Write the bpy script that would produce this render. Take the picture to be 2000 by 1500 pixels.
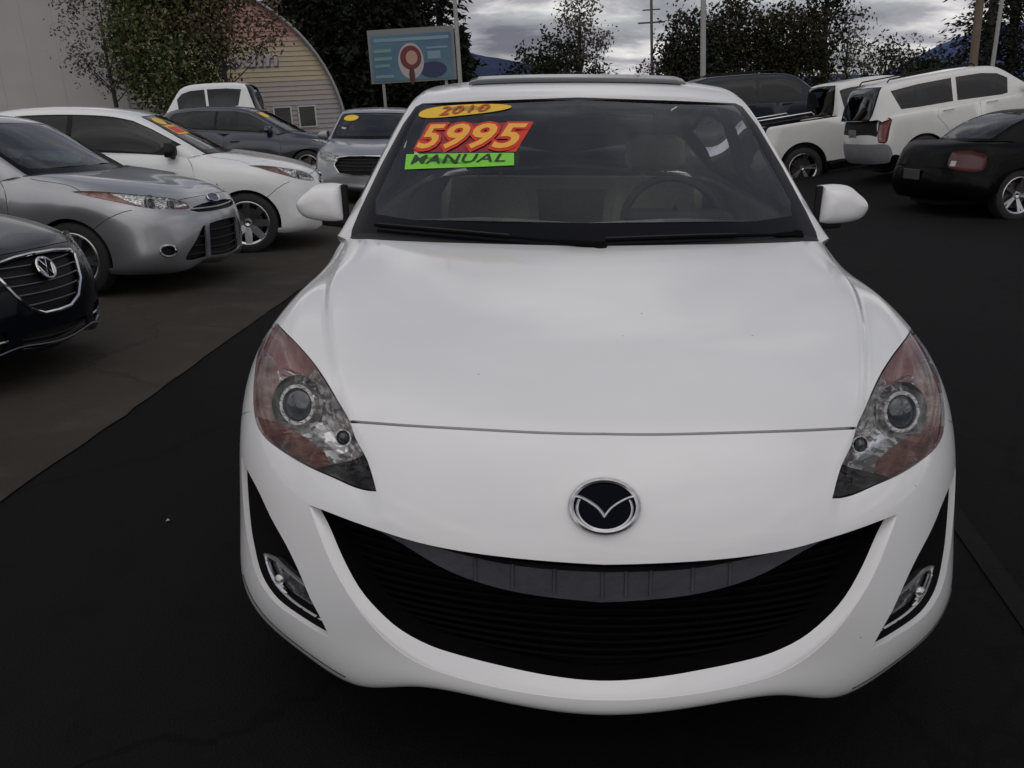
import bpy, math, random
import numpy as np
from mathutils import Vector, Matrix
from mathutils.geometry import delaunay_2d_cdt

for o in list(bpy.data.objects): bpy.data.objects.remove(o)
sc = bpy.context.scene
COL = sc.collection
R = math.radians

# ------------------------------------------------------------------ camera
cam_d = bpy.data.cameras.new('camera'); cam = bpy.data.objects.new('camera', cam_d); COL.objects.link(cam)
cam_d.sensor_width = 36; cam_d.lens = 31.657; cam_d.clip_start = .05; cam_d.clip_end = 6000
cam.location = (-.1098, -1.4501, 1.3323)
cam.rotation_euler = (math.pi/2-.29193, 0, .03827)
sc.camera = cam

# ------------------------------------------------------------------ world, sun, exposure
SUN_EL, SUN_AZ = 46, 188          # degrees; azimuth measured clockwise from +Y
w = bpy.data.worlds.new('World'); sc.world = w; w.use_nodes = True
nt = w.node_tree; nt.nodes.clear()
def N_(t, **k):
    n = nt.nodes.new(t)
    for a, b in k.items(): setattr(n, a, b)
    return n
L_ = nt.links.new
out = N_('ShaderNodeOutputWorld'); bg = N_('ShaderNodeBackground'); bg.inputs[1].default_value = .088
sky = N_('ShaderNodeTexSky'); sky.sky_type = 'NISHITA'; sky.sun_disc = False
sky.sun_elevation = R(SUN_EL); sky.sun_rotation = R(SUN_AZ); sky.air_density = 1.2; sky.dust_density = 2
tc = N_('ShaderNodeTexCoord'); sep = N_('ShaderNodeSeparateXYZ'); L_(tc.outputs['Generated'], sep.inputs[0])
zz = N_('ShaderNodeMath', operation='MAXIMUM'); zz.inputs[1].default_value = 0; L_(sep.outputs[2], zz.inputs[0])
za = N_('ShaderNodeMath', operation='ADD'); za.inputs[1].default_value = .10; L_(zz.outputs[0], za.inputs[0])
dx = N_('ShaderNodeMath', operation='DIVIDE'); L_(sep.outputs[0], dx.inputs[0]); L_(za.outputs[0], dx.inputs[1])
dy = N_('ShaderNodeMath', operation='DIVIDE'); L_(sep.outputs[1], dy.inputs[0]); L_(za.outputs[0], dy.inputs[1])
cmb = N_('ShaderNodeCombineXYZ'); L_(dx.outputs[0], cmb.inputs[0]); L_(dy.outputs[0], cmb.inputs[1])
cn = N_('ShaderNodeTexNoise'); cn.inputs['Scale'].default_value = .95; cn.inputs['Detail'].default_value = 9; cn.inputs['Roughness'].default_value = .58; cn.inputs['Distortion'].default_value = .4
L_(cmb.outputs[0], cn.inputs['Vector'])
cn2 = N_('ShaderNodeTexNoise'); cn2.inputs['Scale'].default_value = .42; cn2.inputs['Detail'].default_value = 6
L_(cmb.outputs[0], cn2.inputs['Vector'])
cover = N_('ShaderNodeMapRange'); cover.inputs[1].default_value = .30; cover.inputs[2].default_value = .47; L_(cn2.outputs[0], cover.inputs[0])
shade = N_('ShaderNodeValToRGB'); L_(cn.outputs[0], shade.inputs[0])
e = shade.color_ramp.elements
e[0].position = .34; e[0].color = (1.9, 1.95, 2.35, 1)
e[1].position = .66; e[1].color = (12.5, 12.2, 11.8, 1)
m_ = shade.color_ramp.elements.new(.50); m_.color = (4.5, 4.45, 4.85, 1)
mixs = N_('ShaderNodeMix', data_type='RGBA'); L_(cover.outputs[0], mixs.inputs[0]); L_(sky.outputs[0], mixs.inputs[6]); L_(shade.outputs[0], mixs.inputs[7])
L_(mixs.outputs[2], bg.inputs[0]); L_(bg.outputs[0], out.inputs[0])

sd = bpy.data.lights.new('sun', 'SUN'); sd.energy = .68; sd.angle = R(100); sd.color = (1, .96, .90)
sun = bpy.data.objects.new('sun', sd); COL.objects.link(sun)
_d = Vector((math.sin(R(SUN_AZ))*math.cos(R(SUN_EL)), math.cos(R(SUN_AZ))*math.cos(R(SUN_EL)), math.sin(R(SUN_EL))))
sun.rotation_euler = _d.to_track_quat('Z', 'Y').to_euler(); sun.location = (0, 0, 30)
vs = sc.view_settings; vs.view_transform = 'Standard'; vs.look = 'None'; vs.gamma = 1; vs.use_curve_mapping = False; vs.exposure = 0

# ------------------------------------------------------------------ materials
MATS = {}
def mat(name, col=(.5,.5,.5), rough=.5, metal=0, coat=0, spec=.5, noise=None, bump=None, emit=None, coat_rough=.04):
    """noise=(scale, amount, second colour); bump=(scale, strength)"""
    if name in MATS: return MATS[name]
    m = bpy.data.materials.new(name); m.use_nodes = True; t = m.node_tree; b = t.nodes['Principled BSDF']
    b.inputs['Base Color'].default_value = (*col, 1); b.inputs['Roughness'].default_value = rough
    b.inputs['Metallic'].default_value = metal; b.inputs['Coat Weight'].default_value = coat
    b.inputs['Coat Roughness'].default_value = coat_rough; b.inputs['Specular IOR Level'].default_value = spec
    tcn = t.nodes.new('ShaderNodeTexCoord')
    if noise:
        n = t.nodes.new('ShaderNodeTexNoise'); n.inputs['Scale'].default_value = noise[0]; n.inputs['Detail'].default_value = 5
        t.links.new(tcn.outputs['Object'], n.inputs['Vector'])
        r = t.nodes.new('ShaderNodeMapRange'); r.inputs[1].default_value = .35; r.inputs[2].default_value = .68; r.inputs[4].default_value = noise[1]
        t.links.new(n.outputs[0], r.inputs[0])
        x = t.nodes.new('ShaderNodeMix'); x.data_type = 'RGBA'; x.inputs[6].default_value = (*col, 1); x.inputs[7].default_value = (*noise[2], 1)
        t.links.new(r.outputs[0], x.inputs[0]); t.links.new(x.outputs[2], b.inputs['Base Color'])
    if bump:
        n = t.nodes.new('ShaderNodeTexNoise'); n.inputs['Scale'].default_value = bump[0]; n.inputs['Detail'].default_value = 4
        t.links.new(tcn.outputs['Object'], n.inputs['Vector'])
        bp = t.nodes.new('ShaderNodeBump'); bp.inputs['Strength'].default_value = bump[1]; bp.inputs['Distance'].default_value = .02
        t.links.new(n.outputs[0], bp.inputs['Height']); t.links.new(bp.outputs[0], b.inputs['Normal'])
    MATS[name] = m
    return m
def glass(name, tint=(.8,.85,.83), ior=1.5, rough=.0):
    """thin pane: clear tint plus Fresnel mirror"""
    if name in MATS: return MATS[name]
    m = bpy.data.materials.new(name); m.use_nodes = True; t = m.node_tree; t.nodes.clear()
    o = t.nodes.new('ShaderNodeOutputMaterial'); tr = t.nodes.new('ShaderNodeBsdfTransparent'); tr.inputs[0].default_value = (*tint, 1)
    g = t.nodes.new('ShaderNodeBsdfGlossy'); g.inputs['Roughness'].default_value = rough; g.inputs[0].default_value = (.95,.97,1,1)
    f = t.nodes.new('ShaderNodeFresnel'); f.inputs[0].default_value = ior
    x = t.nodes.new('ShaderNodeMixShader')
    t.links.new(f.outputs[0], x.inputs[0]); t.links.new(tr.outputs[0], x.inputs[1]); t.links.new(g.outputs[0], x.inputs[2]); t.links.new(x.outputs[0], o.inputs[0])
    MATS[name] = m
    return m
def paint(name, col, metal=0, rough=.3, dirt=(.35,.33,.30), amount=.12, coat=.9):
    return mat(name, col, rough, metal, coat=coat, spec=.5 if coat > .5 else .2 if coat > .2 else .06, noise=(5, amount, tuple(c*.6+d*.4*max(c,.05) for c, d in zip(col, dirt))), coat_rough=.06)
M_BLACK = mat('black_plastic', (.007,.007,.008), .6, spec=.25, noise=(30,.6,(.012,.012,.012)), bump=(160,.15))
M_GLOSSBLACK = mat('gloss_black', (.003,.003,.005), .2, spec=.12)
M_VOID = mat('recess_black', (.003,.003,.0035), .8, spec=.08, noise=(30,.5,(.005,.005,.005)))
M_RUBBER = mat('tyre_rubber', (.014,.014,.014), .8, noise=(20,.6,(.03,.028,.026)))
M_ALLOY = mat('alloy', (.55,.55,.57), .28, 1, noise=(12,.5,(.4,.39,.38)))
M_CHROME = mat('chrome', (.78,.78,.80), .10, 1, noise=(9,.3,(.6,.6,.6)))
M_REFL = mat('reflector_chrome', (.62,.61,.60), .20, .55, bump=(26,.55), noise=(22,.55,(.30,.27,.26)))
M_AMBER = mat('amber_reflector', (.42,.14,.10), .22, .55, bump=(40,.4), noise=(25,.6,(.55,.30,.25)))
M_DARKREFL = mat('dark_bezel', (.05,.045,.045), .3, .3, bump=(45,.5), noise=(30,.5,(.12,.10,.10)))
M_WSHIELD = glass('windshield_glass', (.86,.90,.88), 1.52)
M_TINT = glass('tinted_glass', (.10,.12,.12), 1.5)
M_LENS = glass('lamp_lens', (.96,.96,.96), 1.22)
def facet(name, dark, light, scale=70, metal=.85, rough=.15):
    """moulded reflector: dark and bright reflections painted into the facet colours"""
    if name in MATS: return MATS[name]
    m = mat(name, light, rough, metal); t = m.node_tree; b = t.nodes['Principled BSDF']
    tcn = t.nodes.new('ShaderNodeTexCoord'); mp = t.nodes.new('ShaderNodeMapping'); mp.inputs['Scale'].default_value = (1, 1, 2.4); t.links.new(tcn.outputs['Object'], mp.inputs[0])
    v = t.nodes.new('ShaderNodeTexVoronoi'); v.inputs['Scale'].default_value = scale; t.links.new(mp.outputs[0], v.inputs['Vector'])
    sp = t.nodes.new('ShaderNodeSeparateColor'); t.links.new(v.outputs['Color'], sp.inputs[0])
    r = t.nodes.new('ShaderNodeValToRGB'); r.color_ramp.elements[0].position = .25; r.color_ramp.elements[0].color = (*dark, 1); r.color_ramp.elements[1].position = .8; r.color_ramp.elements[1].color = (*light, 1)
    t.links.new(sp.outputs[0], r.inputs[0]); t.links.new(r.outputs[0], b.inputs['Base Color'])
    bp = t.nodes.new('ShaderNodeBump'); bp.inputs['Strength'].default_value = .8; bp.inputs['Distance'].default_value = .012
    t.links.new(sp.outputs[1], bp.inputs['Height']); t.links.new(bp.outputs[0], b.inputs['Normal'])
    return m
M_PROJ = mat('projector_lens', (.03,.035,.045), .05, coat=1)
M_RED = mat('red_lens', (.22,.012,.012), .15, coat=1, noise=(30,.4,(.12,.006,.006)))
M_SEATS = mat('seat_cloth', (.50,.46,.36), .9, noise=(60,.5,(.40,.36,.28)), bump=(120,.3))
M_DASH = mat('dashboard_vinyl', (.03,.03,.032), .7, noise=(70,.4,(.045,.045,.045)), bump=(200,.3))
M_UNDER = mat('underbody', (.01,.01,.01), .9, noise=(8,.5,(.02,.018,.016)))

# ------------------------------------------------------------------ object helpers
def link(name, me, m, parent=None):
    o = bpy.data.objects.new(name, me); COL.objects.link(o)
    if m is not None:
        for k in (m if isinstance(m, (list, tuple)) else [m]): me.materials.append(k)
    if parent is not None: o.parent = parent
    return o
def tag(o, label=None, cat=None, group=None, kind=None):
    if label: o['label'] = label
    if cat: o['category'] = cat
    if group: o['group'] = group
    if kind: o['kind'] = kind
    return o
def empty(name, label, cat, group=None, M=None):
    o = bpy.data.objects.new(name, None); COL.objects.link(o); o.empty_display_size = .2
    if M is not None: o.matrix_world = M
    return tag(o, label, cat, group)
def mk(name, V, F, m, parent=None, smooth=False, sharp=None):
    me = bpy.data.meshes.new(name); me.from_pydata([tuple(map(float, v)) for v in V], [], F)
    me.validate()
    if smooth: me.polygons.foreach_set('use_smooth', [True]*len(me.polygons))
    if sharp is not None: me.set_sharp_from_angle(angle=sharp)
    me.update()
    return link(name, me, m, parent)
class MB:
    """collects boxes, tubes, lathes ... that belong to ONE part"""
    def __init__(s): s.V = []; s.F = []
    def add(s, V, F):
        n = len(s.V); s.V += [tuple(v) for v in V]; s.F += [tuple(i+n for i in f) for f in F]; return s
    def box(s, a, b, M=None, bev=0):
        x0,y0,z0 = a; x1,y1,z1 = b
        if bev:
            V = []; F = []
            k = bev
            for z, i in ((z0,k),(z0+k,0),(z1-k,0),(z1,k)):
                for px, py in ((x0+i+k,y0+i),(x1-i-k,y0+i),(x1-i,y0+i+k),(x1-i,y1-i-k),(x1-i-k,y1-i),(x0+i+k,y1-i),(x0+i,y1-i-k),(x0+i,y0+i+k)): V.append((px,py,z))
            for r in range(3):
                for q in range(8): F.append((r*8+q, r*8+(q+1)%8, r*8+8+(q+1)%8, r*8+8+q))
            F.append(tuple(reversed(range(8)))); F.append(tuple(range(24,32)))
        else:
            V = [(x0,y0,z0),(x1,y0,z0),(x1,y1,z0),(x0,y1,z0),(x0,y0,z1),(x1,y0,z1),(x1,y1,z1),(x0,y1,z1)]
            F = [(3,2,1,0),(4,5,6,7),(0,1,5,4),(1,2,6,5),(2,3,7,6),(3,0,4,7)]
        if M is not None: V = [tuple(M @ Vector(v)) for v in V]
        return s.add(V, F)
    def tube(s, pts, r, n=8, closed=False, caps=True):
        P = np.array(pts, float); k = len(P); rr = np.full(k, r) if np.isscalar(r) else np.array(r)
        T = np.roll(P,-1,0)-np.roll(P,1,0) if closed else np.gradient(P, axis=0)
        T /= np.linalg.norm(T,axis=1)[:,None]+1e-9
        up = np.array([0,0,1.]); V = []; F = []
        a = np.cross(T[0], up)
        if np.linalg.norm(a) < .1: a = np.cross(T[0], [1,0,0])
        for i in range(k):
            a = a - T[i]*(a@T[i]); a /= np.linalg.norm(a)+1e-9; b = np.cross(T[i], a)
            for j in range(n):
                t = 2*math.pi*j/n; V.append(P[i]+rr[i]*(a*math.cos(t)+b*math.sin(t)))
        for i in range(k if closed else k-1):
            i2 = (i+1) % k
            for j in range(n): F.append((i*n+j, i*n+(j+1)%n, i2*n+(j+1)%n, i2*n+j))
        if caps and not closed: F.append(tuple(reversed(range(n)))); F.append(tuple(range((k-1)*n, k*n)))
        return s.add(V, F)
    def lathe(s, prof, n=24, M=None, axis='x', caps=False):
        """prof: (along axis, radius)"""
        V = []; F = []; k = len(prof)
        for (a, r) in prof:
            for j in range(n):
                t = 2*math.pi*j/n; c, d = r*math.cos(t), r*math.sin(t)
                V.append({'x':(a,c,d),'y':(d,a,c),'z':(c,d,a)}[axis])
        for i in range(k-1):
            for j in range(n): F.append((i*n+j, i*n+(j+1)%n, (i+1)*n+(j+1)%n, (i+1)*n+j))
        if caps: F.append(tuple(reversed(range(n)))); F.append(tuple(range((k-1)*n, k*n)))
        if M is not None: V = [tuple(M @ Vector(v)) for v in V]
        return s.add(V, F)
    def prism(s, poly, d0, d1, axis='x', M=None):
        """poly: 2D outline; extruded along axis from d0 to d1"""
        n = len(poly); f = {'x': lambda p, d: (d, p[0], p[1]), 'y': lambda p, d: (p[0], d, p[1]), 'z': lambda p, d: (p[0], p[1], d)}[axis]
        V = [f(p, d0) for p in poly]+[f(p, d1) for p in poly]
        F = [(i, (i+1)%n, n+(i+1)%n, n+i) for i in range(n)]+[tuple(reversed(range(n))), tuple(range(n, 2*n))]
        if M is not None: V = [tuple(M @ Vector(v)) for v in V]
        return s.add(V, F)
    def build(s, name, m, parent=None, smooth=True, ang=R(35)):
        me = bpy.data.meshes.new(name); me.from_pydata([tuple(map(float, v)) for v in s.V], [], s.F); me.validate()
        import bmesh
        b = bmesh.new(); b.from_mesh(me); bmesh.ops.recalc_face_normals(b, faces=b.faces[:]); b.to_mesh(me); b.free()
        if smooth:
            me.polygons.foreach_set('use_smooth', [True]*len(me.polygons)); me.set_sharp_from_angle(angle=ang)
        me.update()
        return link(name, me, m, parent)

# ------------------------------------------------------------------ smooth patches
def ghost(P):
    nv, nu, _ = P.shape; Q = np.zeros((nv+2, nu+2, 3)); Q[1:-1,1:-1] = P
    Q[1:-1,0] = P[:,1]*[-1,1,1]; Q[1:-1,-1] = 2*P[:,-1]-P[:,-2]
    Q[0] = 2*Q[1]-Q[2]; Q[-1] = 2*Q[-2]-Q[-3]
    return Q
def bw(t): return np.stack([(1-t)**3, 3*t**3-6*t**2+4, -3*t**3+3*t**2+3*t+1, t**3], -1)/6
class Patch:
    """half of a symmetric car skin: u from the centre line outwards, v along the centre line"""
    def __init__(s, P, corr=.5, disp=None):
        s.disp = None; P = np.array(P, float); s.Q = ghost(P); s.nv, s.nu = P.shape[:2]
        U, V = np.meshgrid(np.arange(s.nu), np.arange(s.nv))
        s.Q = ghost(P+corr*(P-s.S(U, V))); s.disp = disp
    def S(s, u, v):
        u = np.asarray(u, float); v = np.asarray(v, float); X = s.S0(u, v)
        if s.disp is None: return X
        h = 1e-3; n = np.cross(s.S0(u+h, v)-s.S0(u-h, v), s.S0(u, v+h)-s.S0(u, v-h)); n = n/(np.linalg.norm(n, axis=-1)[...,None]+1e-12)
        return X+n*s.disp(u, v)[...,None]
    def S0(s, u, v):
        u = np.asarray(u, float); v = np.asarray(v, float); Q = s.Q
        iu = np.clip(np.floor(u).astype(int), 0, s.nu-2); iv = np.clip(np.floor(v).astype(int), 0, s.nv-2)
        wu = bw(u-iu); wv = bw(v-iv); o = 0
        for a in range(4):
            for b in range(4): o = o+(wv[...,a]*wu[...,b])[...,None]*Q[iv+a, iu+b]
        return o
    def D(s, u, v, h=1e-3):
        return (s.S(u+h, v)-s.S(u-h, v))/(2*h), (s.S(u, v+h)-s.S(u, v-h))/(2*h)
    def N(s, u, v):
        a, b = s.D(np.asarray(u, float), np.asarray(v, float)); n = np.cross(a, b)
        return n/(np.linalg.norm(n, axis=-1)[...,None]+1e-12)
    def inv(s, pts, axes, u0=0, u1=99, v0=0, v1=99):
        """uv of points given by two coordinates, e.g. axes=(1,2) for a side view"""
        u1 = min(u1, s.nu-1); v1 = min(v1, s.nv-1); r = []
        U, V = np.meshgrid(np.linspace(u0, u1, 90), np.linspace(v0, v1, 240)); X = s.S(U, V)[..., list(axes)]
        for p in pts:
            i = np.unravel_index(((X-np.array(p))**2).sum(-1).argmin(), U.shape); q = np.array([U[i], V[i]])
            for _ in range(6):
                f = s.S(q[0], q[1])[list(axes)]-np.array(p); a, b = s.D(q[0], q[1]); J = np.stack([a[list(axes)], b[list(axes)]], 1)
                try: st = np.linalg.solve(J.T@J+1e-6*np.eye(2), -J.T@f)
                except Exception: break
                q = q+np.clip(st, -.3, .3); q = np.clip(q, [u0, v0], [u1, v1])
            r.append(tuple(q))
        return r
    def strip(s, line, wid):
        """closed uv outline of a thin band along a uv polyline; wid in metres"""
        L = np.array(line, float); a, b = s.D(L[:,0], L[:,1]); t = np.gradient(L, axis=0)
        T = a*t[:,:1]+b*t[:,1:]; n = np.cross(a, b); n /= np.linalg.norm(n,axis=1)[:,None]+1e-12
        B = np.cross(n, T); B /= np.linalg.norm(B,axis=1)[:,None]+1e-12
        d = []
        for i in range(len(L)):
            J = np.stack([a[i], b[i]], 1); d.append(np.linalg.lstsq(J, B[i]*wid/2, rcond=None)[0])
        d = np.array(d)
        return [tuple(p) for p in (L+d)]+[tuple(p) for p in (L-d)[::-1]]
    def ring(s, poly, wid):
        """poly pushed outwards (wid>0) by wid metres"""
        L = np.array(poly, float); a, b = s.D(L[:,0], L[:,1]); t = np.roll(L,-1,0)-np.roll(L,1,0)
        T = a*t[:,:1]+b*t[:,1:]; n = np.cross(a, b); n /= np.linalg.norm(n,axis=1)[:,None]+1e-12
        B = np.cross(n, T); B /= np.linalg.norm(B,axis=1)[:,None]+1e-12
        x, y = L[:,0], L[:,1]; area = (x*np.roll(y,-1)-y*np.roll(x,-1)).sum()
        sg = -1 if area > 0 else 1
        o = []
        for i in range(len(L)):
            J = np.stack([a[i], b[i]], 1); o.append(L[i]+np.linalg.lstsq(J, sg*B[i]*wid, rcond=None)[0])
        return [tuple(p) for p in o]
def curve(pts, n=4, closed=True, corners=()):
    """Catmull-Rom through pts, sharp at the listed corners"""
    P = [np.array(p, float) for p in pts]; k = len(P); o = []
    for i in range(k if closed else k-1):
        p1, p2 = P[i], P[(i+1)%k]
        p0 = P[i-1] if (closed or i > 0) and i not in corners else 2*p1-p2
        p3 = P[(i+2)%k] if (closed or i+2 < k) and (i+1)%k not in corners else 2*p2-p1
        for j in range(n):
            t = j/n
            o.append(tuple(.5*((2*p1)+(-p0+p2)*t+(2*p0-5*p1+4*p2-p3)*t*t+(-p0+3*p1-3*p2+p3)*t**3)))
    if not closed: o.append(tuple(P[-1]))
    return o
def inside(poly, X):
    P = np.array(poly, float); x, y = X[:,0], X[:,1]; r = np.zeros(len(X), bool); j = len(P)-1
    for i in range(len(P)):
        xi, yi = P[i]; xj, yj = P[j]
        if yi != yj:
            c = ((yi > y) != (yj > y)) & (x < (xj-xi)*(y-yi)/(yj-yi)+xi); r ^= c
        j = i
    return r
def cut(patch, regions, us, vs, default='body', lines=()):
    """constrained triangulation of the uv rectangle; regions = [(name|None, outline)], first match wins"""
    us = np.array(us); vs = np.array(vs); U, V = np.meshgrid(us, vs)
    pts = [(float(a), float(b)) for a, b in zip(U.ravel(), V.ravel())]; edges = []
    u0, u1, v0, v1 = us[0], us[-1], vs[0], vs[-1]
    for _, poly in regions:
        n0 = len(pts)
        for p in poly: pts.append((min(max(p[0], u0), u1), min(max(p[1], v0), v1)))
        k = len(poly)
        for i in range(k):
            a, b = pts[n0+i], pts[n0+(i+1)%k]
            if abs(a[0]-b[0])+abs(a[1]-b[1]) > 1e-7: edges.append((n0+i, n0+(i+1)%k))
    r = delaunay_2d_cdt([Vector(p) for p in pts], edges, [], 0, 1e-6, False)
    P = np.array([tuple(v) for v in r[0]]); F = np.array([f for f in r[2] if len(f) == 3])
    a = P[F]; ar = (a[:,1,0]-a[:,0,0])*(a[:,2,1]-a[:,0,1])-(a[:,1,1]-a[:,0,1])*(a[:,2,0]-a[:,0,0])
    F = F[np.abs(ar) > 1e-10]; ar = ar[np.abs(ar) > 1e-10]; F[ar < 0] = F[ar < 0][:, ::-1]
    cen = P[F].mean(1); lab = np.full(len(F), -1)
    for i, (_, poly) in enumerate(regions):
        m = (lab < 0) & inside(poly, cen); lab[m] = i
    res = {}
    for i in range(-1, len(regions)):
        nm = default if i < 0 else regions[i][0]
        if nm is None: continue
        f = F[lab == i]
        if len(f) == 0: continue
        res.setdefault(nm, []).append(f)
    o = {}
    for nm, fs in res.items():
        f = np.concatenate(fs); ids, inv_ = np.unique(f, return_inverse=True)
        o[nm] = (P[ids], inv_.reshape(f.shape))
    return o
def skin(name, patch, piece, m, parent, side='C', off=0, skirt=.012, nrm=True, push=None):
    """one part from a cut piece. side: C both halves in one mesh, R x>0, L x<0. off: metres along the normal (array or number)"""
    P, F = piece; u, v = P[:,0], P[:,1]; X = patch.S(u, v); Nn = patch.N(u, v)
    o = np.full(len(P), off) if np.isscalar(off) else off
    X = X+Nn*o[:,None]
    if push is not None: X = X+push
    if not np.isscalar(off) or push is not None: nrm = False
    V = [X]; FF = [F]; NN = [Nn]
    c = np.abs(P[:,0]) < 1e-6; X[c,0] = 0; Nn[c,0] = 0
    e = np.sort(np.concatenate([F[:,[0,1]],F[:,[1,2]],F[:,[2,0]]]), axis=1); uq, cnt = np.unique(e, axis=0, return_counts=True)
    bset = set(map(tuple, uq[cnt == 1]))
    be = [(int(f[i]), int(f[(i+1)%3])) for f in F for i in range(3) if tuple(sorted((int(f[i]), int(f[(i+1)%3])))) in bset]
    be = [q for q in be if not (c[q[0]] and c[q[1]] and side == 'C')]
    n = len(X); verts = X.copy(); faces = [tuple(map(int, f)) for f in F]; nsurf = len(faces)
    if skirt:
        bi = sorted({i for q in be for i in q}); mp = {i: n+k for k, i in enumerate(bi)}
        verts = np.concatenate([verts, X[bi]-Nn[bi]*skirt]); faces += [(b, a, mp[a], mp[b]) for a, b in be]
    vn = np.concatenate([Nn, Nn[bi]]) if skirt else Nn
    def flip(vv, ff, nn):
        return vv*[-1,1,1], [tuple(reversed(f)) for f in ff], nn*[-1,1,1]
    if side == 'R': V_, F_, N2, surf = verts, faces, vn, [True]*nsurf+[False]*(len(faces)-nsurf)
    elif side == 'L':
        V_, F_, N2 = flip(verts, faces, vn); surf = [True]*nsurf+[False]*(len(faces)-nsurf)
    else:
        v2, f2, n2 = flip(verts, faces, vn); cc = np.zeros(len(verts), bool); cc[:n] = c
        if skirt: cc[n:] = c[bi]
        mp2 = {}; keep = []; k = len(verts)
        for i in range(len(verts)):
            if cc[i]: mp2[i] = i
            else: mp2[i] = k; k += 1; keep.append(i)
        V_ = np.concatenate([verts, v2[keep]]); N2 = np.concatenate([vn, n2[keep]])
        F_ = faces+[tuple(mp2[i] for i in f) for f in f2]; s1 = [True]*nsurf+[False]*(len(faces)-nsurf); surf = s1+s1
    me = bpy.data.meshes.new(name); me.from_pydata([tuple(map(float, p)) for p in V_], [], F_)
    me.polygons.foreach_set('use_smooth', surf)
    if nrm:
        ln = []
        me.update()
        for p, sf in zip(me.polygons, surf):
            for vi in p.vertices: ln.append(tuple(N2[vi]) if sf else tuple(p.normal))
        me.normals_split_custom_set(ln)
    me.update()
    return link(name, me, m, parent)
def dist_to(poly, X):
    """3D distance of points X to a closed 3D polyline"""
    A = np.array(poly); B = np.roll(A, -1, 0); d = np.full(len(X), 9.)
    for a, b in zip(A, B):
        ab = b-a; t = np.clip(((X-a)@ab)/(ab@ab+1e-12), 0, 1); d = np.minimum(d, np.linalg.norm(X-a-t[:,None]*ab, axis=1))
    return d
_txt = {}
def text2d(s, shear=0, offset=0, res=3):
    """vertices (x, y in a 0..1 box) and faces of a flat text"""
    k = (s, shear, offset)
    if k in _txt: return _txt[k]
    c = bpy.data.curves.new('t', 'FONT'); c.body = s; c.shear = shear; c.offset = offset; c.resolution_u = res; c.fill_mode = 'FRONT'; c.space_character = 1.06
    o = bpy.data.objects.new('t', c); COL.objects.link(o); bpy.context.view_layer.update()
    me = o.evaluated_get(bpy.context.evaluated_depsgraph_get()).to_mesh()
    V = np.array([tuple(v.co)[:2] for v in me.vertices]); F = [tuple(p.vertices) for p in me.polygons]
    bpy.data.objects.remove(o); bpy.data.curves.remove(c)
    _txt[k] = (V, F)
    return V, F
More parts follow.
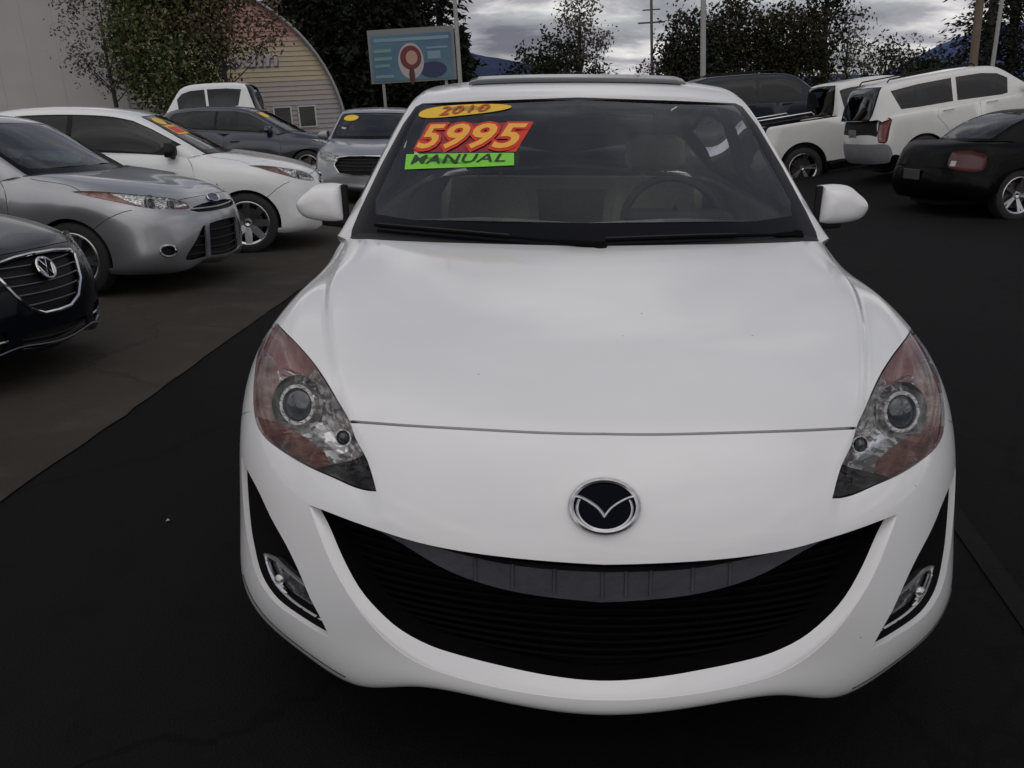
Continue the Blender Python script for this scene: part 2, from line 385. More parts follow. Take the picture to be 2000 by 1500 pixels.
# ------------------------------------------------------------------ ground
def zg(x, y=8.):
    """height of the lot: level under the white car and the left row, rising to the right row"""
    if x > 2.6:
        k = min(max((x-2.6)/2.2, 0), 1); k = k*k*(3-2*k)
        return k*.07*min(max((y-10)/5, 0), 1)+(.16*min(max((y-12)/3, 0), 1))*max(min(x, 10)-4.9, 0)
    return 0.
def sheet(name, xs, ys, dz, m):
    V = [(x, y, zg(x, y)+dz) for y in ys for x in xs]; n = len(xs)
    F = [(j*n+i, j*n+i+1, (j+1)*n+i+1, (j+1)*n+i) for j in range(len(ys)-1) for i in range(n-1)]
    return tag(mk(name, V, F, m, smooth=True), kind='structure')
def ground_mat(name, c1, c2, c3, rough, sc_=6., bump=.5):
    m = bpy.data.materials.new(name); m.use_nodes = True; t = m.node_tree; b = t.nodes['Principled BSDF']
    tcn = t.nodes.new('ShaderNodeTexCoord')
    def nz(s, d=6, r=.6):
        n = t.nodes.new('ShaderNodeTexNoise'); n.inputs['Scale'].default_value = s; n.inputs['Detail'].default_value = d; n.inputs['Roughness'].default_value = r
        t.links.new(tcn.outputs['Object'], n.inputs['Vector']); return n
    big, mid, fine = nz(.45), nz(sc_), nz(170, 3)
    def mx(fac, a, b2):
        x = t.nodes.new('ShaderNodeMix'); x.data_type = 'RGBA'
        t.links.new(fac, x.inputs[0])
        for i, c in ((6, a), (7, b2)):
            if isinstance(c, tuple): x.inputs[i].default_value = (*c, 1)
            else: t.links.new(c, x.inputs[i])
        return x.outputs[2]
    def rg(n, a, b2):
        r = t.nodes.new('ShaderNodeMapRange'); r.inputs[1].default_value = a; r.inputs[2].default_value = b2; t.links.new(n.outputs[0], r.inputs[0]); return r.outputs[0]
    c = mx(rg(big, .35, .65), c1, c2); c = mx(rg(mid, .52, .75), c, c3)
    sp = t.nodes.new('ShaderNodeTexVoronoi'); sp.inputs['Scale'].default_value = 210; t.links.new(tcn.outputs['Object'], sp.inputs['Vector'])
    c = mx(rg(fine, .55, .8), c, tuple(k*1.7 for k in c2))
    ck = t.nodes.new('ShaderNodeTexVoronoi'); ck.feature = 'DISTANCE_TO_EDGE'; ck.inputs['Scale'].default_value = .55; wp = nz(2.2, 5)
    va = t.nodes.new('ShaderNodeVectorMath'); va.operation = 'ADD'; sm = t.nodes.new('ShaderNodeVectorMath'); sm.operation = 'SCALE'; sm.inputs['Scale'].default_value = .5
    t.links.new(wp.outputs['Color'], sm.inputs[0]); t.links.new(tcn.outputs['Object'], va.inputs[0]); t.links.new(sm.outputs[0], va.inputs[1]); t.links.new(va.outputs[0], ck.inputs['Vector'])
    cr = t.nodes.new('ShaderNodeMapRange'); cr.inputs[1].default_value = .004; cr.inputs[2].default_value = .010; cr.inputs[3].default_value = 1; cr.inputs[4].default_value = 0; t.links.new(ck.outputs['Distance'], cr.inputs[0])
    c = mx(cr.outputs[0], c, tuple(k*.72 for k in c1))
    gr_ = nz(420, 2); c = mx(rg(gr_, .62, .74), c, tuple(k*4.5 for k in c2))
    t.links.new(c, b.inputs['Base Color']); b.inputs['Roughness'].default_value = rough; b.inputs['Specular IOR Level'].default_value = .12
    bp = t.nodes.new('ShaderNodeBump'); bp.inputs['Strength'].default_value = bump; bp.inputs['Distance'].default_value = .004
    t.links.new(sp.outputs[0], bp.inputs['Height']); t.links.new(bp.outputs[0], b.inputs['Normal'])
    return m
M_ASPH = ground_mat('sealed_asphalt', (.0042,.0042,.0046), (.0062,.006,.0063), (.0032,.0032,.0035), .9)
M_CONC = ground_mat('worn_tan_concrete', (.052,.045,.038), (.034,.030,.026), (.062,.054,.046), .9, 3.)
ys_ = list(np.arange(-30, 60, 1.5))+[80, 120, 200, 400, 900, 2500]
sheet('asphalt_lot', [-400,-120,-40,-15,-8,-4,-2.6,-2.03,-1.4,-.8,-.4,0,1,2,2.6,3,3.4,3.8,4.2,4.6,5.2,6,7,8,9,10,12,14,18,26,40,90,250,900], ys_, 0, M_ASPH)
ya = list(np.arange(-12, 26, .12)); ex = np.convolve(np.random.default_rng(4).normal(size=len(ya)+8), np.ones(9)/9, 'valid')*.012+np.random.default_rng(5).normal(size=len(ya))*.004
V = [(x if x < -2.3 else -2.05+ex[j], y, .006) for j, y in enumerate(ya) for x in (-60,-25,-8,-4,-2.6,-2.05)]
tag(mk('concrete_apron', V, [(j*6+i, j*6+i+1, j*6+i+7, j*6+i+6) for j in range(len(ya)-1) for i in range(5)], M_CONC), kind='structure')
def stripe_band(xc0, y0, xc1, y1, wd, name, m):
    d = np.array([xc1-xc0, y1-y0]); d /= np.linalg.norm(d); n = np.array([-d[1], d[0]])*wd/2
    V = []; K = 12
    for i in range(K+1):
        t = i/K; c = np.array([xc0+(xc1-xc0)*t, y0+(y1-y0)*t])
        for sg in (1, -1): q = c+n*sg; V.append((q[0], q[1], zg(q[0], q[1])+.005))
    return tag(mk(name, V, [(2*i, 2*i+1, 2*i+3, 2*i+2) for i in range(K)], m), kind='structure')
M_FADED = ground_mat('faded_stall_paint', (.009,.0088,.0086), (.007,.007,.007), (.012,.0118,.0115), .85, 12.)
stripe_band(1.06, -.55, 1.50, 3.0, .07, 'stall_line', M_FADED)
# ------------------------------------------------------------------ car skins: control points (x out, y back from the nose, z up), half a car
HB = [
 [(0,0.09,0.19),(0.2,0.125,0.21),(0.37,0.16,0.225),(0.52,0.22,0.165),(0.65,0.32,0.19),(0.75,0.42,0.2),(0.8,0.52,0.205),(0.81,0.62,0.21),(0.81,0.72,0.21)],
 [(0,-0.012,0.241),(0.2,0.006,0.257),(0.35,0.04,0.268),(0.475,0.1,0.197),(0.605,0.188,0.222),(0.73,0.29,0.24),(0.81,0.412,0.25),(0.84,0.536,0.25),(0.845,0.66,0.25)],
 [(0,0,0.3),(0.2,0.018,0.31),(0.36,0.05,0.325),(0.5,0.1,0.33),(0.635,0.17,0.33),(0.731,0.26,0.335),(0.811,0.385,0.34),(0.838,0.53,0.34),(0.852,0.66,0.33)],
 [(0,0,0.42),(0.2,0.01,0.42),(0.38,0.045,0.425),(0.51,0.1,0.43),(0.625,0.17,0.43),(0.714,0.265,0.435),(0.797,0.39,0.44),(0.843,0.54,0.44),(0.862,0.7,0.42)],
 [(0,0.01,0.555),(0.2,0.022,0.56),(0.39,0.065,0.57),(0.53,0.135,0.575),(0.645,0.215,0.57),(0.731,0.315,0.565),(0.809,0.44,0.555),(0.85,0.6,0.54),(0.868,0.8,0.48)],
 [(0,0.055,0.66),(0.2,0.07,0.665),(0.38,0.105,0.67),(0.53,0.18,0.675),(0.65,0.275,0.665),(0.757,0.39,0.65),(0.83,0.52,0.63),(0.858,0.7,0.59),(0.868,0.92,0.48)],
 [(0,0.14,0.762),(0.2,0.15,0.77),(0.38,0.185,0.775),(0.53,0.26,0.77),(0.665,0.37,0.755),(0.782,0.5,0.735),(0.853,0.66,0.7),(0.868,0.85,0.63),(0.865,1.05,0.45)],
 [(0,0.3,0.83),(0.2,0.31,0.838),(0.39,0.34,0.84),(0.545,0.42,0.832),(0.68,0.53,0.82),(0.792,0.66,0.8),(0.86,0.82,0.755),(0.868,0.98,0.66),(0.86,1.15,0.42)],
 [(0,0.5,0.875),(0.2,0.505,0.882),(0.4,0.53,0.887),(0.56,0.585,0.882),(0.685,0.68,0.872),(0.78,0.8,0.852),(0.845,0.94,0.79),(0.868,1.08,0.68),(0.86,1.25,0.4)],
 [(0,0.75,0.915),(0.21,0.755,0.921),(0.42,0.77,0.926),(0.575,0.81,0.925),(0.69,0.88,0.918),(0.765,0.98,0.883),(0.84,1.1,0.82),(0.868,1.22,0.68),(0.86,1.38,0.38)],
 [(0,1,0.948),(0.22,1,0.953),(0.43,1.01,0.957),(0.59,1.04,0.958),(0.68,1.09,0.947),(0.745,1.16,0.9),(0.828,1.26,0.84),(0.866,1.37,0.68),(0.86,1.5,0.36)],
 [(0,1.2,0.968),(0.22,1.2,0.972),(0.44,1.21,0.976),(0.6,1.24,0.978),(0.7,1.3,0.973),(0.755,1.36,0.93),(0.83,1.43,0.84),(0.865,1.5,0.68),(0.858,1.62,0.32)],
 [(0,1.5,0.975),(0.22,1.5,0.975),(0.45,1.5,0.98),(0.62,1.52,0.985),(0.735,1.56,0.98),(0.805,1.6,0.93),(0.85,1.64,0.84),(0.865,1.68,0.66),(0.855,1.75,0.26)],
 [(0,2.2,0.99),(0.25,2.2,0.99),(0.48,2.2,0.99),(0.65,2.2,0.99),(0.76,2.2,0.985),(0.825,2.2,0.92),(0.862,2.2,0.82),(0.872,2.2,0.62),(0.855,2.2,0.22)],
 [(0,3,1.02),(0.25,3,1.02),(0.48,3,1.02),(0.65,3,1.02),(0.76,3,1.01),(0.825,3,0.94),(0.862,3,0.83),(0.872,3,0.62),(0.855,3,0.22)],
 [(0,3.7,1.05),(0.25,3.7,1.05),(0.48,3.7,1.05),(0.63,3.68,1.05),(0.73,3.65,1.03),(0.81,3.6,0.95),(0.86,3.56,0.83),(0.875,3.52,0.63),(0.86,3.45,0.24)],
 [(0,4.2,1.05),(0.25,4.19,1.05),(0.45,4.16,1.05),(0.6,4.1,1.04),(0.7,4.03,1.02),(0.79,3.95,0.95),(0.85,3.88,0.82),(0.87,3.82,0.65),(0.86,3.75,0.3)],
 [(0,4.36,0.95),(0.25,4.35,0.95),(0.45,4.31,0.945),(0.6,4.24,0.93),(0.71,4.16,0.91),(0.8,4.07,0.86),(0.855,3.99,0.77),(0.872,3.93,0.62),(0.862,3.87,0.35)],
 [(0,4.42,0.75),(0.25,4.41,0.75),(0.46,4.37,0.745),(0.62,4.29,0.735),(0.73,4.2,0.72),(0.81,4.11,0.7),(0.86,4.04,0.65),(0.874,3.99,0.56),(0.865,3.95,0.38)],
 [(0,4.47,0.55),(0.25,4.46,0.55),(0.47,4.42,0.545),(0.63,4.34,0.54),(0.74,4.24,0.535),(0.82,4.15,0.53),(0.865,4.09,0.51),(0.873,4.05,0.47),(0.866,4.02,0.38)],
 [(0,4.46,0.38),(0.26,4.45,0.38),(0.48,4.41,0.375),(0.63,4.33,0.37),(0.74,4.24,0.365),(0.81,4.16,0.36),(0.855,4.11,0.355),(0.868,4.08,0.35),(0.862,4.06,0.33)],
 [(0,4.38,0.26),(0.26,4.37,0.26),(0.48,4.33,0.26),(0.62,4.27,0.26),(0.72,4.2,0.26),(0.79,4.14,0.26),(0.835,4.1,0.27),(0.85,4.08,0.28),(0.85,4.07,0.29)],
]
HG = [
 [(0,1.12,0.94),(0.25,1.13,0.94),(0.5,1.19,0.945),(0.7,1.3,0.95),(0.75,1.39,0.955),(0.79,1.45,0.955),(0.8,1.55,0.955)],
 [(0,1.4,1.1),(0.24,1.41,1.1),(0.46,1.455,1.098),(0.665,1.54,1.093),(0.73,1.61,1.08),(0.775,1.72,1.03),(0.8,1.8,0.96)],
 [(0,1.7,1.255),(0.23,1.71,1.255),(0.44,1.745,1.25),(0.625,1.8,1.243),(0.688,1.86,1.225),(0.755,1.98,1.12),(0.79,2.05,0.96)],
 [(0,1.97,1.394),(0.22,1.975,1.392),(0.42,1.995,1.386),(0.588,2.03,1.372),(0.65,2.09,1.35),(0.74,2.2,1.18),(0.795,2.25,0.96)],
 [(0,2.25,1.457),(0.21,2.25,1.455),(0.41,2.26,1.448),(0.56,2.28,1.43),(0.64,2.32,1.407),(0.73,2.42,1.2),(0.8,2.45,0.97)],
 [(0,2.7,1.482),(0.21,2.7,1.48),(0.41,2.7,1.472),(0.555,2.7,1.452),(0.62,2.7,1.427),(0.73,2.72,1.2),(0.8,2.75,0.98)],
 [(0,3.2,1.472),(0.21,3.2,1.47),(0.41,3.2,1.462),(0.545,3.2,1.442),(0.605,3.2,1.417),(0.725,3.2,1.2),(0.8,3.2,1)],
 [(0,3.7,1.41),(0.2,3.7,1.408),(0.39,3.69,1.4),(0.52,3.67,1.38),(0.58,3.63,1.355),(0.71,3.55,1.18),(0.79,3.5,1.02)],
 [(0,3.98,1.28),(0.2,3.98,1.28),(0.39,3.96,1.27),(0.52,3.92,1.255),(0.575,3.87,1.24),(0.69,3.78,1.13),(0.78,3.72,1.03)],
 [(0,4.2,1.04),(0.2,4.19,1.04),(0.4,4.17,1.04),(0.54,4.12,1.04),(0.6,4.07,1.04),(0.68,3.97,1.04),(0.75,3.9,1.02)],
]
# ------------------------------------------------------------------ car builder
def wheel_data(r=.315, wd=.205, spokes=5, twin=True):
    t = MB(); h = wd/2; rr = r*.70
    t.lathe([(-h*.8, rr), (-h, rr+.02), (-h, r*.90), (-h*.86, r*.97), (-h*.6, r), (h*.6, r), (h*.86, r*.97), (h, r*.90), (h, rr+.02), (h*.8, rr)], 40)
    rim = MB()
    rim.lathe([(h*.86, rr+.012), (h*.92, rr), (h*.80, rr-.018), (h*.2, rr-.03), (-h*.5, rr-.035)], 40)
    rim.lathe([(h*.45, .001), (h*.62, .03), (h*.60, .055), (h*.3, .065), (0, .06)], 20)
    for k in range(spokes):
        a0 = 2*math.pi*k/spokes
        for da in ((-.13, .13) if twin else (0,)):
            a = a0+da; c, s_ = math.cos(a), math.sin(a); w_ = .017 if twin else .035
            p0 = np.array([h*.5, .045*math.cos(a0), .045*math.sin(a0)]); p1 = np.array([h*.78, (rr-.01)*c, (rr-.01)*s_])
            d = p1-p0; nn = np.cross([1,0,0], d); nn /= np.linalg.norm(nn); V = []
            for p, ww in ((p0, w_*1.15), (p1, w_)):
                for sx, sn in ((.012,1),(.012,-1),(-.02,-1),(-.02,1)): V.append(p+np.array([sx,0,0])+nn*sn*ww)
            rim.add(V, [(0,1,5,4),(1,2,6,5),(2,3,7,6),(3,0,4,7),(0,3,2,1),(4,5,6,7)])
    disc = MB().lathe([(-.01,.001),(-.01,rr*.72),(.01,rr*.72),(.01,.001)], 28)
    return t, rim, disc
_WH = {}
def wheel(parent, x, y, z, side, r=.315, spokes=5, twin=True, rim_mat=None):
    k = (r, spokes, twin, (rim_mat or M_ALLOY).name)
    M = Matrix.Translation((x*side, y, z)) @ (Matrix.Rotation(math.pi, 4, 'Z') if side < 0 else Matrix())
    if k not in _WH:
        t, rm, ds = wheel_data(r, .205*r/.315, spokes, twin)
        _WH[k] = (t.build('tyre', M_RUBBER), rm.build('rim', rim_mat or M_ALLOY), ds.build('brake_disc', mat('brake_disc_steel', (.10,.095,.09), .5, .8, noise=(20,.5,(.05,.04,.035)))))
        objs = _WH[k]
    else:
        objs = []
        for o in _WH[k]: c = o.copy(); COL.objects.link(c); objs.append(c)
    objs[0].name = 'wheel'
    objs[0].parent = parent; objs[0].matrix_local = M
    for o in objs[1:]: o.parent = objs[0]; o.matrix_local = Matrix()
    return objs[0]
def arch_poly(P, yc, zc, r, zsill=.25, n=26, v0=0, v1=21):
    a0 = -math.asin(min(.5, (zc-zsill)/r)) if zc > zsill else 0
    an = np.linspace(math.pi-a0, a0, n)
    q = P.inv([(yc+r*math.cos(a), zc+r*math.sin(a)) for a in an], (1,2), 5.2, 8, v0, v1)
    return q+[(8.2, q[-1][1]), (8.2, q[0][1])]
def side_line(P, pts, v0=6, v1=19): return P.inv(pts, (1,2), 4.4, 8, v0, v1)
def mirror(parent, side, m, x0=.80, x1=.99, y=1.70, z=1.025, hz=.072, dep=.11):
    ol = [(x0,-.92*hz),(x0+.005,.96*hz),(x0+.05,hz*1.02),(x0+.10,hz*.92),(x1-.045,hz*.62),(x1-.012,hz*.22),(x1,-.12*hz),(x1-.008,-.48*hz),(x1-.03,-.78*hz),(x1-.08,-.95*hz),(x0+.03,-hz)]
    ol = curve(ol, 4, True, (0,1)); c = np.array([(x0+x1)/2-.012, 0.]); n = len(ol)
    V = []; F = []; K = 10
    th = [math.atan2((q[1]-c[1])/hz, (q[0]-c[0])/(x1-x0)*2) for q in ol]; el = [(c[0]+(x1-x0)*.46*math.cos(a), c[1]+hz*.9*math.sin(a)) for a in th]
    for k in range(K+1):
        rr = 1-(k/K)**1.7; yy = -dep*.62*(1-rr**4.5)**.55
        kb = min(1, (1-rr)*1.8); kb = kb*kb*(3-2*kb)
        for p_, e_ in zip(ol, el):
            p = (p_[0]*(1-kb)+e_[0]*kb, p_[1]*(1-kb)+e_[1]*kb)
            V.append(((c[0]+(p[0]-c[0])*rr)*side, y+yy-.02*(c[0]+(p[0]-c[0])*rr-x1)/(x0-x1), z+c[1]+(p[1]-c[1])*rr))
    for k in range(K):
        for i in range(n): F.append((k*n+i, k*n+(i+1)%n, (k+1)*n+(i+1)%n, (k+1)*n+i))
    back = len(V)
    for p in ol: V.append(((c[0]+(p[0]-c[0])*.96)*side, y+.03, z+c[1]+(p[1]-c[1])*.94))
    for i in range(n): F.append((back+i, back+(i+1)%n, (i+1)%n, i))
    mb = MB(); mb.add(V, F); h = mb.build('mirror_housing', m, parent, ang=R(60))
    g = MB(); g.add([((c[0]+(p[0]-c[0])*.95)*side, y+.028, z+c[1]+(p[1]-c[1])*.93) for p in ol], [tuple(range(n))]); g.build('mirror_glass', M_CHROME, h, smooth=False)
    b = MB(); b.tube([(.70*side, y-.03, z-.075), (.77*side, y-.03, z-.075), (x0*side+.02*side, y-.03, z-.062), ((x0+.08)*side, y-.03, z-.066)], [.032,.026,.022,.012], 10); b.tube([((x0-.004)*side, y-.035, z-.066), ((x0-.004)*side, y-.04, z+.062)], .012, 8)
    b.build('mirror_base', M_BLACK, h)
    return h
def seat(parent, x, y, m, w_=.25, rear=False):
    prof = [(0,.30),(.02,.42),(-.02,.52),(.06,.60),(.12,.80),(.17,.98),(.22,1.06),(.27,1.05),(.27,.9),(.24,.55),(.22,.30)]
    V = []; F = []; n = len(prof); cols = [(-1,.90,.03),(-.8,1,0),(-.35,1,.035),(0,1,.045),(.35,1,.035),(.8,1,0),(1,.90,.03)]
    for cx, sh, dy_ in cols:
        for (py, pz) in prof: V.append((x+cx*w_*(1 if pz < .85 else .86), y+py+dy_*(1 if py < .2 and pz > .55 else 0), .3+(pz-.3)*sh))
    for i in range(len(cols)-1):
        for j in range(n): F.append((i*n+j, i*n+(j+1)%n, (i+1)*n+(j+1)%n, (i+1)*n+j))
    F.append(tuple(range(n))); F.append(tuple(range((len(cols)-1)*n, len(cols)*n)))
    mb = MB(); mb.add(V, F); mb.box((x-w_, y-.42, .34), (x+w_, y+.04, .50), bev=.03)
    s_ = mb.build('seat', m, parent, ang=R(50))
    h = MB(); h.box((x-.13, y+.20, 1.085), (x+.13, y+.30, 1.24), bev=.03); h.tube([(x-.05,y+.24,1.03),(x-.05,y+.24,1.1)], .007, 6); h.tube([(x+.05,y+.24,1.03),(x+.05,y+.24,1.1)], .007, 6)
    h.build('headrest', m, s_, ang=R(50))
M_BOWL = mat('bowl_chrome', (.80,.80,.80), .12, .9, bump=(35,.25), noise=(30,.4,(.5,.5,.5)))
M_PRING = mat('projector_ring_metal', (.60,.60,.60), .2, .8, bump=(60,.3), noise=(40,.6,(.22,.21,.20)))
def lamp(P, poly, side, parent, depth=.075, name='headlight', proj=None, split=(), base_mat=None, lens_mat=None):
    """lens over a bowl; split=[(name, outline, material)] divides the bowl; proj=(u,v,r) projector"""
    pu = np.array(poly); u0, v0 = pu.min(0)-.02; u1, v1 = pu.max(0)+.02
    us = np.linspace(u0, u1, 26); vs_ = np.linspace(v0, v1, 26)
    pc = cut(P, [('in', poly)], us, vs_, default=None)
    pc = {k: v for k, v in pc.items() if k}
    lens = skin(name, P, pc['in'], lens_mat or M_LENS, parent, side, off=.001, skirt=.02)
    ol3 = P.S(pu[:,0], pu[:,1])
    # bowl pieces: outline ∩ split areas
    allp = cut(P, [('m%d' % i, o) for i, (nm, o, _) in enumerate(split)]+[('base', poly)], us, vs_, default=None) if split else {'base': pc['in']}
    for key, piece in allp.items():
        if key is None: continue
        Pt, F = piece; keep = inside(poly, Pt[F].mean(1)); F = F[keep]
        if not len(F): continue
        ids, iv = np.unique(F, return_inverse=True); Pt = Pt[ids]; F = iv.reshape(F.shape)
        d = dist_to(ol3, P.S(Pt[:,0], Pt[:,1])); o = -(.006+depth*np.clip(d/.055, 0, 1)**.7)
        i = int(key[1:]) if key[0] == 'm' else -1
        nm, mm = (split[i][0], split[i][2]) if i >= 0 else ('reflector', base_mat or facet('facet_chrome', (.30,.30,.30), (.90,.90,.89), 60, .75, .15))
        skin(nm, P, (Pt, F), mm, lens, side, off=o, skirt=0)
    if proj:
        sg = -1 if side == 'L' else 1
        for (u, v, r, dd) in proj:
            p = P.S(u, v); n = P.N(u, v); n = n*.35+np.array([.10,-1,.02])*.65; n /= np.linalg.norm(n); p = p-n*dd
            ax = Vector((n[0]*sg, n[1], n[2])).to_track_quat('X', 'Z').to_matrix().to_4x4(); T = Matrix.Translation((p[0]*sg, p[1], p[2])) @ ax
            MB().lathe([(-.05, r*1.15), (0, r*1.22), (.012, r*1.2), (.012, r*1.0), (.0, r*.98)], 28, T).build('projector_ring', M_PRING, lens)
            if r > .03:
                MB().lathe([(-.035, r*1.20), (-.022, r*1.42), (-.004, r*1.62), (.012, r*1.74)], 32, T).build('projector_bowl', M_BOWL, lens)
            MB().lathe([(-.01, r*.98)]+[(.018*math.cos(t), r*.98*math.sin(t)) for t in np.linspace(1.45, .05, 8)], 28, T).build('projector_lens', M_PROJ, lens)
    return lens
def shell(root, NB, NG, paint_m, spec):
    """skin of a car: hood, bumper, fenders, doors, roof, windows, wheels, cabin"""
    NG = np.array(NG, float); NG[:,-1,2] -= .035
    P = Patch(NB, disp=spec.get('disp')); G = Patch(NG)
    fine = spec.get('fine', 1); yf, yr, zc, r = spec.get('wheels', (.94, 3.58, .315, .345))
    us = np.linspace(0, 8, int(8*4*fine*spec.get('ufine', 1))+1)
    vs_ = np.concatenate([np.arange(0, 11.4, .25/fine), np.arange(11.5, 15.5, .5), np.arange(15.5, 21.01, .34)]); vs_[-1] = 21
    reg = [(None, arch_poly(P, yf, zc, r, v0=0, v1=12.5)), (None, arch_poly(P, yr, zc, r, v0=12.5, v1=21))]
    reg += [(k, p) for k, p in spec.get('cutouts', [])]
    hl = spec.get('headlight')
    if hl: reg += [(None, P.ring(hl, .003))]
    tl = spec.get('taillight')
    if tl: reg += [(None, P.ring(tl, .003))]
    for s_ in spec.get('seams', []): reg.append((None, P.strip(s_, spec.get('gap', .006))))
    D1 = spec.get('door1', [(1.62,.27),(1.50,.45),(1.46,.68),(1.50,.90),(1.56,.965),(2.05,.98),(2.56,.985),(2.56,.6),(2.54,.27)])
    D2 = spec.get('door2', [(2.585,.27),(2.60,.6),(2.60,.985),(3.0,1.0),(3.36,1.02),(3.40,.90),(3.30,.72),(3.17,.52),(3.12,.27)])
    doors = []
    for D in (D1, D2):
        if D:
            q = P.inv(D, (1,2), 4.25, 8, 9, 18); doors.append(q)
    for q in doors: reg.append(('door', q))
    for q in doors: reg.append((None, P.ring(q, .006)))
    hood = spec['hood']; reg.append((None, [(-1,11.32),(4.25,11.32),(4.25,15.95),(-1,15.95)]))
    reg.append(('cowl', [(-1,10.80),(2,10.80),(3.3,10.82),(4.1,10.95),(4.45,11.32),(-1,11.32)]))
    reg.append(('hood', hood)); reg.append(('front_bumper', spec['bumper'])); reg.append(('rear_bumper', [(-1,spec.get('rb', 18.3)),(9,spec.get('rb', 18.3)),(9,22),(-1,22)]))
    pc = cut(P, reg, us, vs_, default='body')
    parts = {}
    for nm, pmat, sd in (('hood', paint_m, 'C'), ('front_bumper', paint_m, 'C'), ('rear_bumper', paint_m, 'C'), ('body', paint_m, 'C'), ('cowl', M_BLACK, 'C')):
        if nm in pc: parts[nm] = skin('body_shell' if nm == 'body' else nm, P, pc[nm], spec.get('mats', {}).get(nm, pmat), root, sd, skirt=.02)
    for k, p in spec.get('cutouts', []):
        if k and k in pc:
            parts[k] = pc[k]
    if 'door' in pc:
        # split the door piece by its outlines: one object for every door
        Pt, F = pc['door']; cen = Pt[F].mean(1)
        for q in doors:
            f = F[inside(q, cen)]
            if not len(f): continue
            ids, iv = np.unique(f, return_inverse=True); piece = (Pt[ids], iv.reshape(f.shape))
            ym = np.mean([p[1] for p in q]); yy = P.S(np.array([p[0] for p in q]), np.array([p[1] for p in q]))
            for sd, sg in (('R', 1), ('L', -1)):
                d = skin('door', P, piece, paint_m, root, sd, skirt=.02)
                hx = P.inv([(yy[:,1].max()-.20, .80*spec.get('hz', 1))], (1,2), 4.4, 8, 9, 18)[0]; c = P.S(*hx)
                hb = MB(); hb.tube([(c[0]*sg, c[1]-.09, c[2]), ((c[0]+.03)*sg, c[1]-.07, c[2]+.002), ((c[0]+.032)*sg, c[1]+.07, c[2]+.004), (c[0]*sg, c[1]+.09, c[2])], .011, 8)
                hb.build('door_handle', spec.get('handle_mat', paint_m), d)
    # ---- greenhouse
    gw = spec.get('glass', {})
    wsh = gw.get('windshield', [(-1,.48),(2.0,.46),(2.72,.50),(2.86,.72),(2.86,2.75),(2.80,2.93),(-1,2.93)])
    frit = gw.get('frit', [(-1,-.1),(3.05,-.1),(3.28,.22),(3.27,.6),(3.2,1.5),(3.12,2.4),(3.06,2.9),(2.9,3.02),(-1,3.02)])
    sw1 = gw.get('side1', [(4.12,1.25),(4.12,2.2),(4.14,3.0),(4.2,4.0),(4.2,4.95),(5.62,4.95),(5.66,4.0),(5.66,2.6),(5.62,1.5)])
    sw2 = gw.get('side2', [(4.2,5.08),(4.2,6.0),(4.22,6.9),(4.5,7.3),(5.5,6.9),(5.62,6.0),(5.62,5.08)])
    rw = gw.get('rear', [(-1,7.45),(2.6,7.45),(2.75,7.7),(2.8,8.6),(2.6,8.8),(-1,8.8)])
    trim = gw.get('trim', [(4.02,.9),(4.03,2.2),(4.05,3.0),(4.1,4.0),(4.1,6.0),(4.12,7.0),(4.6,7.6),(5.62,7.1),(5.74,6.0),(5.74,2.0),(5.70,1.1)])
    greg = [('windshield', wsh), ('windshield_frame', frit)]
    sun_ = gw.get('sunroof')
    if sun_: greg.append(('sunroof', sun_))
    greg += [('side_window', sw1), ('quarter_window', sw2), ('window_trim', trim), ('rear_window', rw)]
    if rw: greg.append(('rear_window_frame', G.ring(rw, .03)))
    else: greg = [g for g in greg if g[1]]
    for s_ in gw.get('seams', []): greg.append((None, G.strip(s_, .012)))
    greg = [g for g in greg if g[1]]
    gus = np.linspace(0, 6, int(6*3*fine)+1); gvs = np.linspace(0, 9, int(9*3*fine)+1)
    gp = cut(G, greg, gus, gvs, default='roof')
    wm = spec.get('wmat', M_WSHIELD); tm = spec.get('tmat', M_TINT)
    for nm, mm, sk in (('roof', paint_m, .02), ('windshield', wm, 0), ('windshield_frame', M_GLOSSBLACK, .01), ('rear_window', tm, 0), ('rear_window_frame', M_GLOSSBLACK, .01), ('sunroof', M_GLOSSBLACK, .01)):
        if nm in gp: parts[nm] = skin(nm, G, gp[nm], spec.get('mats', {}).get(nm, mm), root, 'C', skirt=sk)
    for nm, mm, sk in (('side_window', tm, 0), ('quarter_window', tm, 0), ('window_trim', M_BLACK, .01)):
        if nm in gp:
            for sd in ('R', 'L'): skin(nm, G, gp[nm], mm, root, sd, skirt=sk)
    # ---- wheels, liners, floor
    wr = spec.get('wr', .315); wx = spec.get('wx', .755)
    for yy in (yf, yr):
        for sg in (1, -1):
            if spec.get('wheel_list') is None or (yy, sg) in spec['wheel_list']: wheel(root, wx, yy, wr, sg, wr, spec.get('spokes', 5), spec.get('twin', True), spec.get('rim_mat'))
            V = []; F = []; n = 15
            for x in (.36, wx+.075):
                for a in np.linspace(-.25, math.pi+.25, n): V.append((x*sg, yy+(r+.02)*math.cos(a), zc+(r+.02)*math.sin(a)))
            F = [(i, i+1, n+i+1, n+i) for i in range(n-1)]+[tuple(range(n))]
            mk('wheel_liner', V, F, M_UNDER, root, True)
    yb = NB[-1][0][1] if not isinstance(NB, np.ndarray) else NB[-1,0,1]; ws = spec.get('sx', 1)
    f = MB(); f.box((-.34,.35,.19), (.34,yb-.15,.24)); f.box((-.74*ws,yf+r+.06,.19), (-.341,yr-r-.06,.24)); f.box((.341,yf+r+.06,.19), (.74*ws,yr-r-.06,.24)); f.build('floor_pan', M_UNDER, root, smooth=False)
    eng = MB(); eng.box((-.5,.45,.30), (.5,1.15,.66), bev=.04); eng.box((-.66*ws,1.2,.3), (.66*ws,1.26,.90)); eng.build('engine_bay', M_UNDER, root)
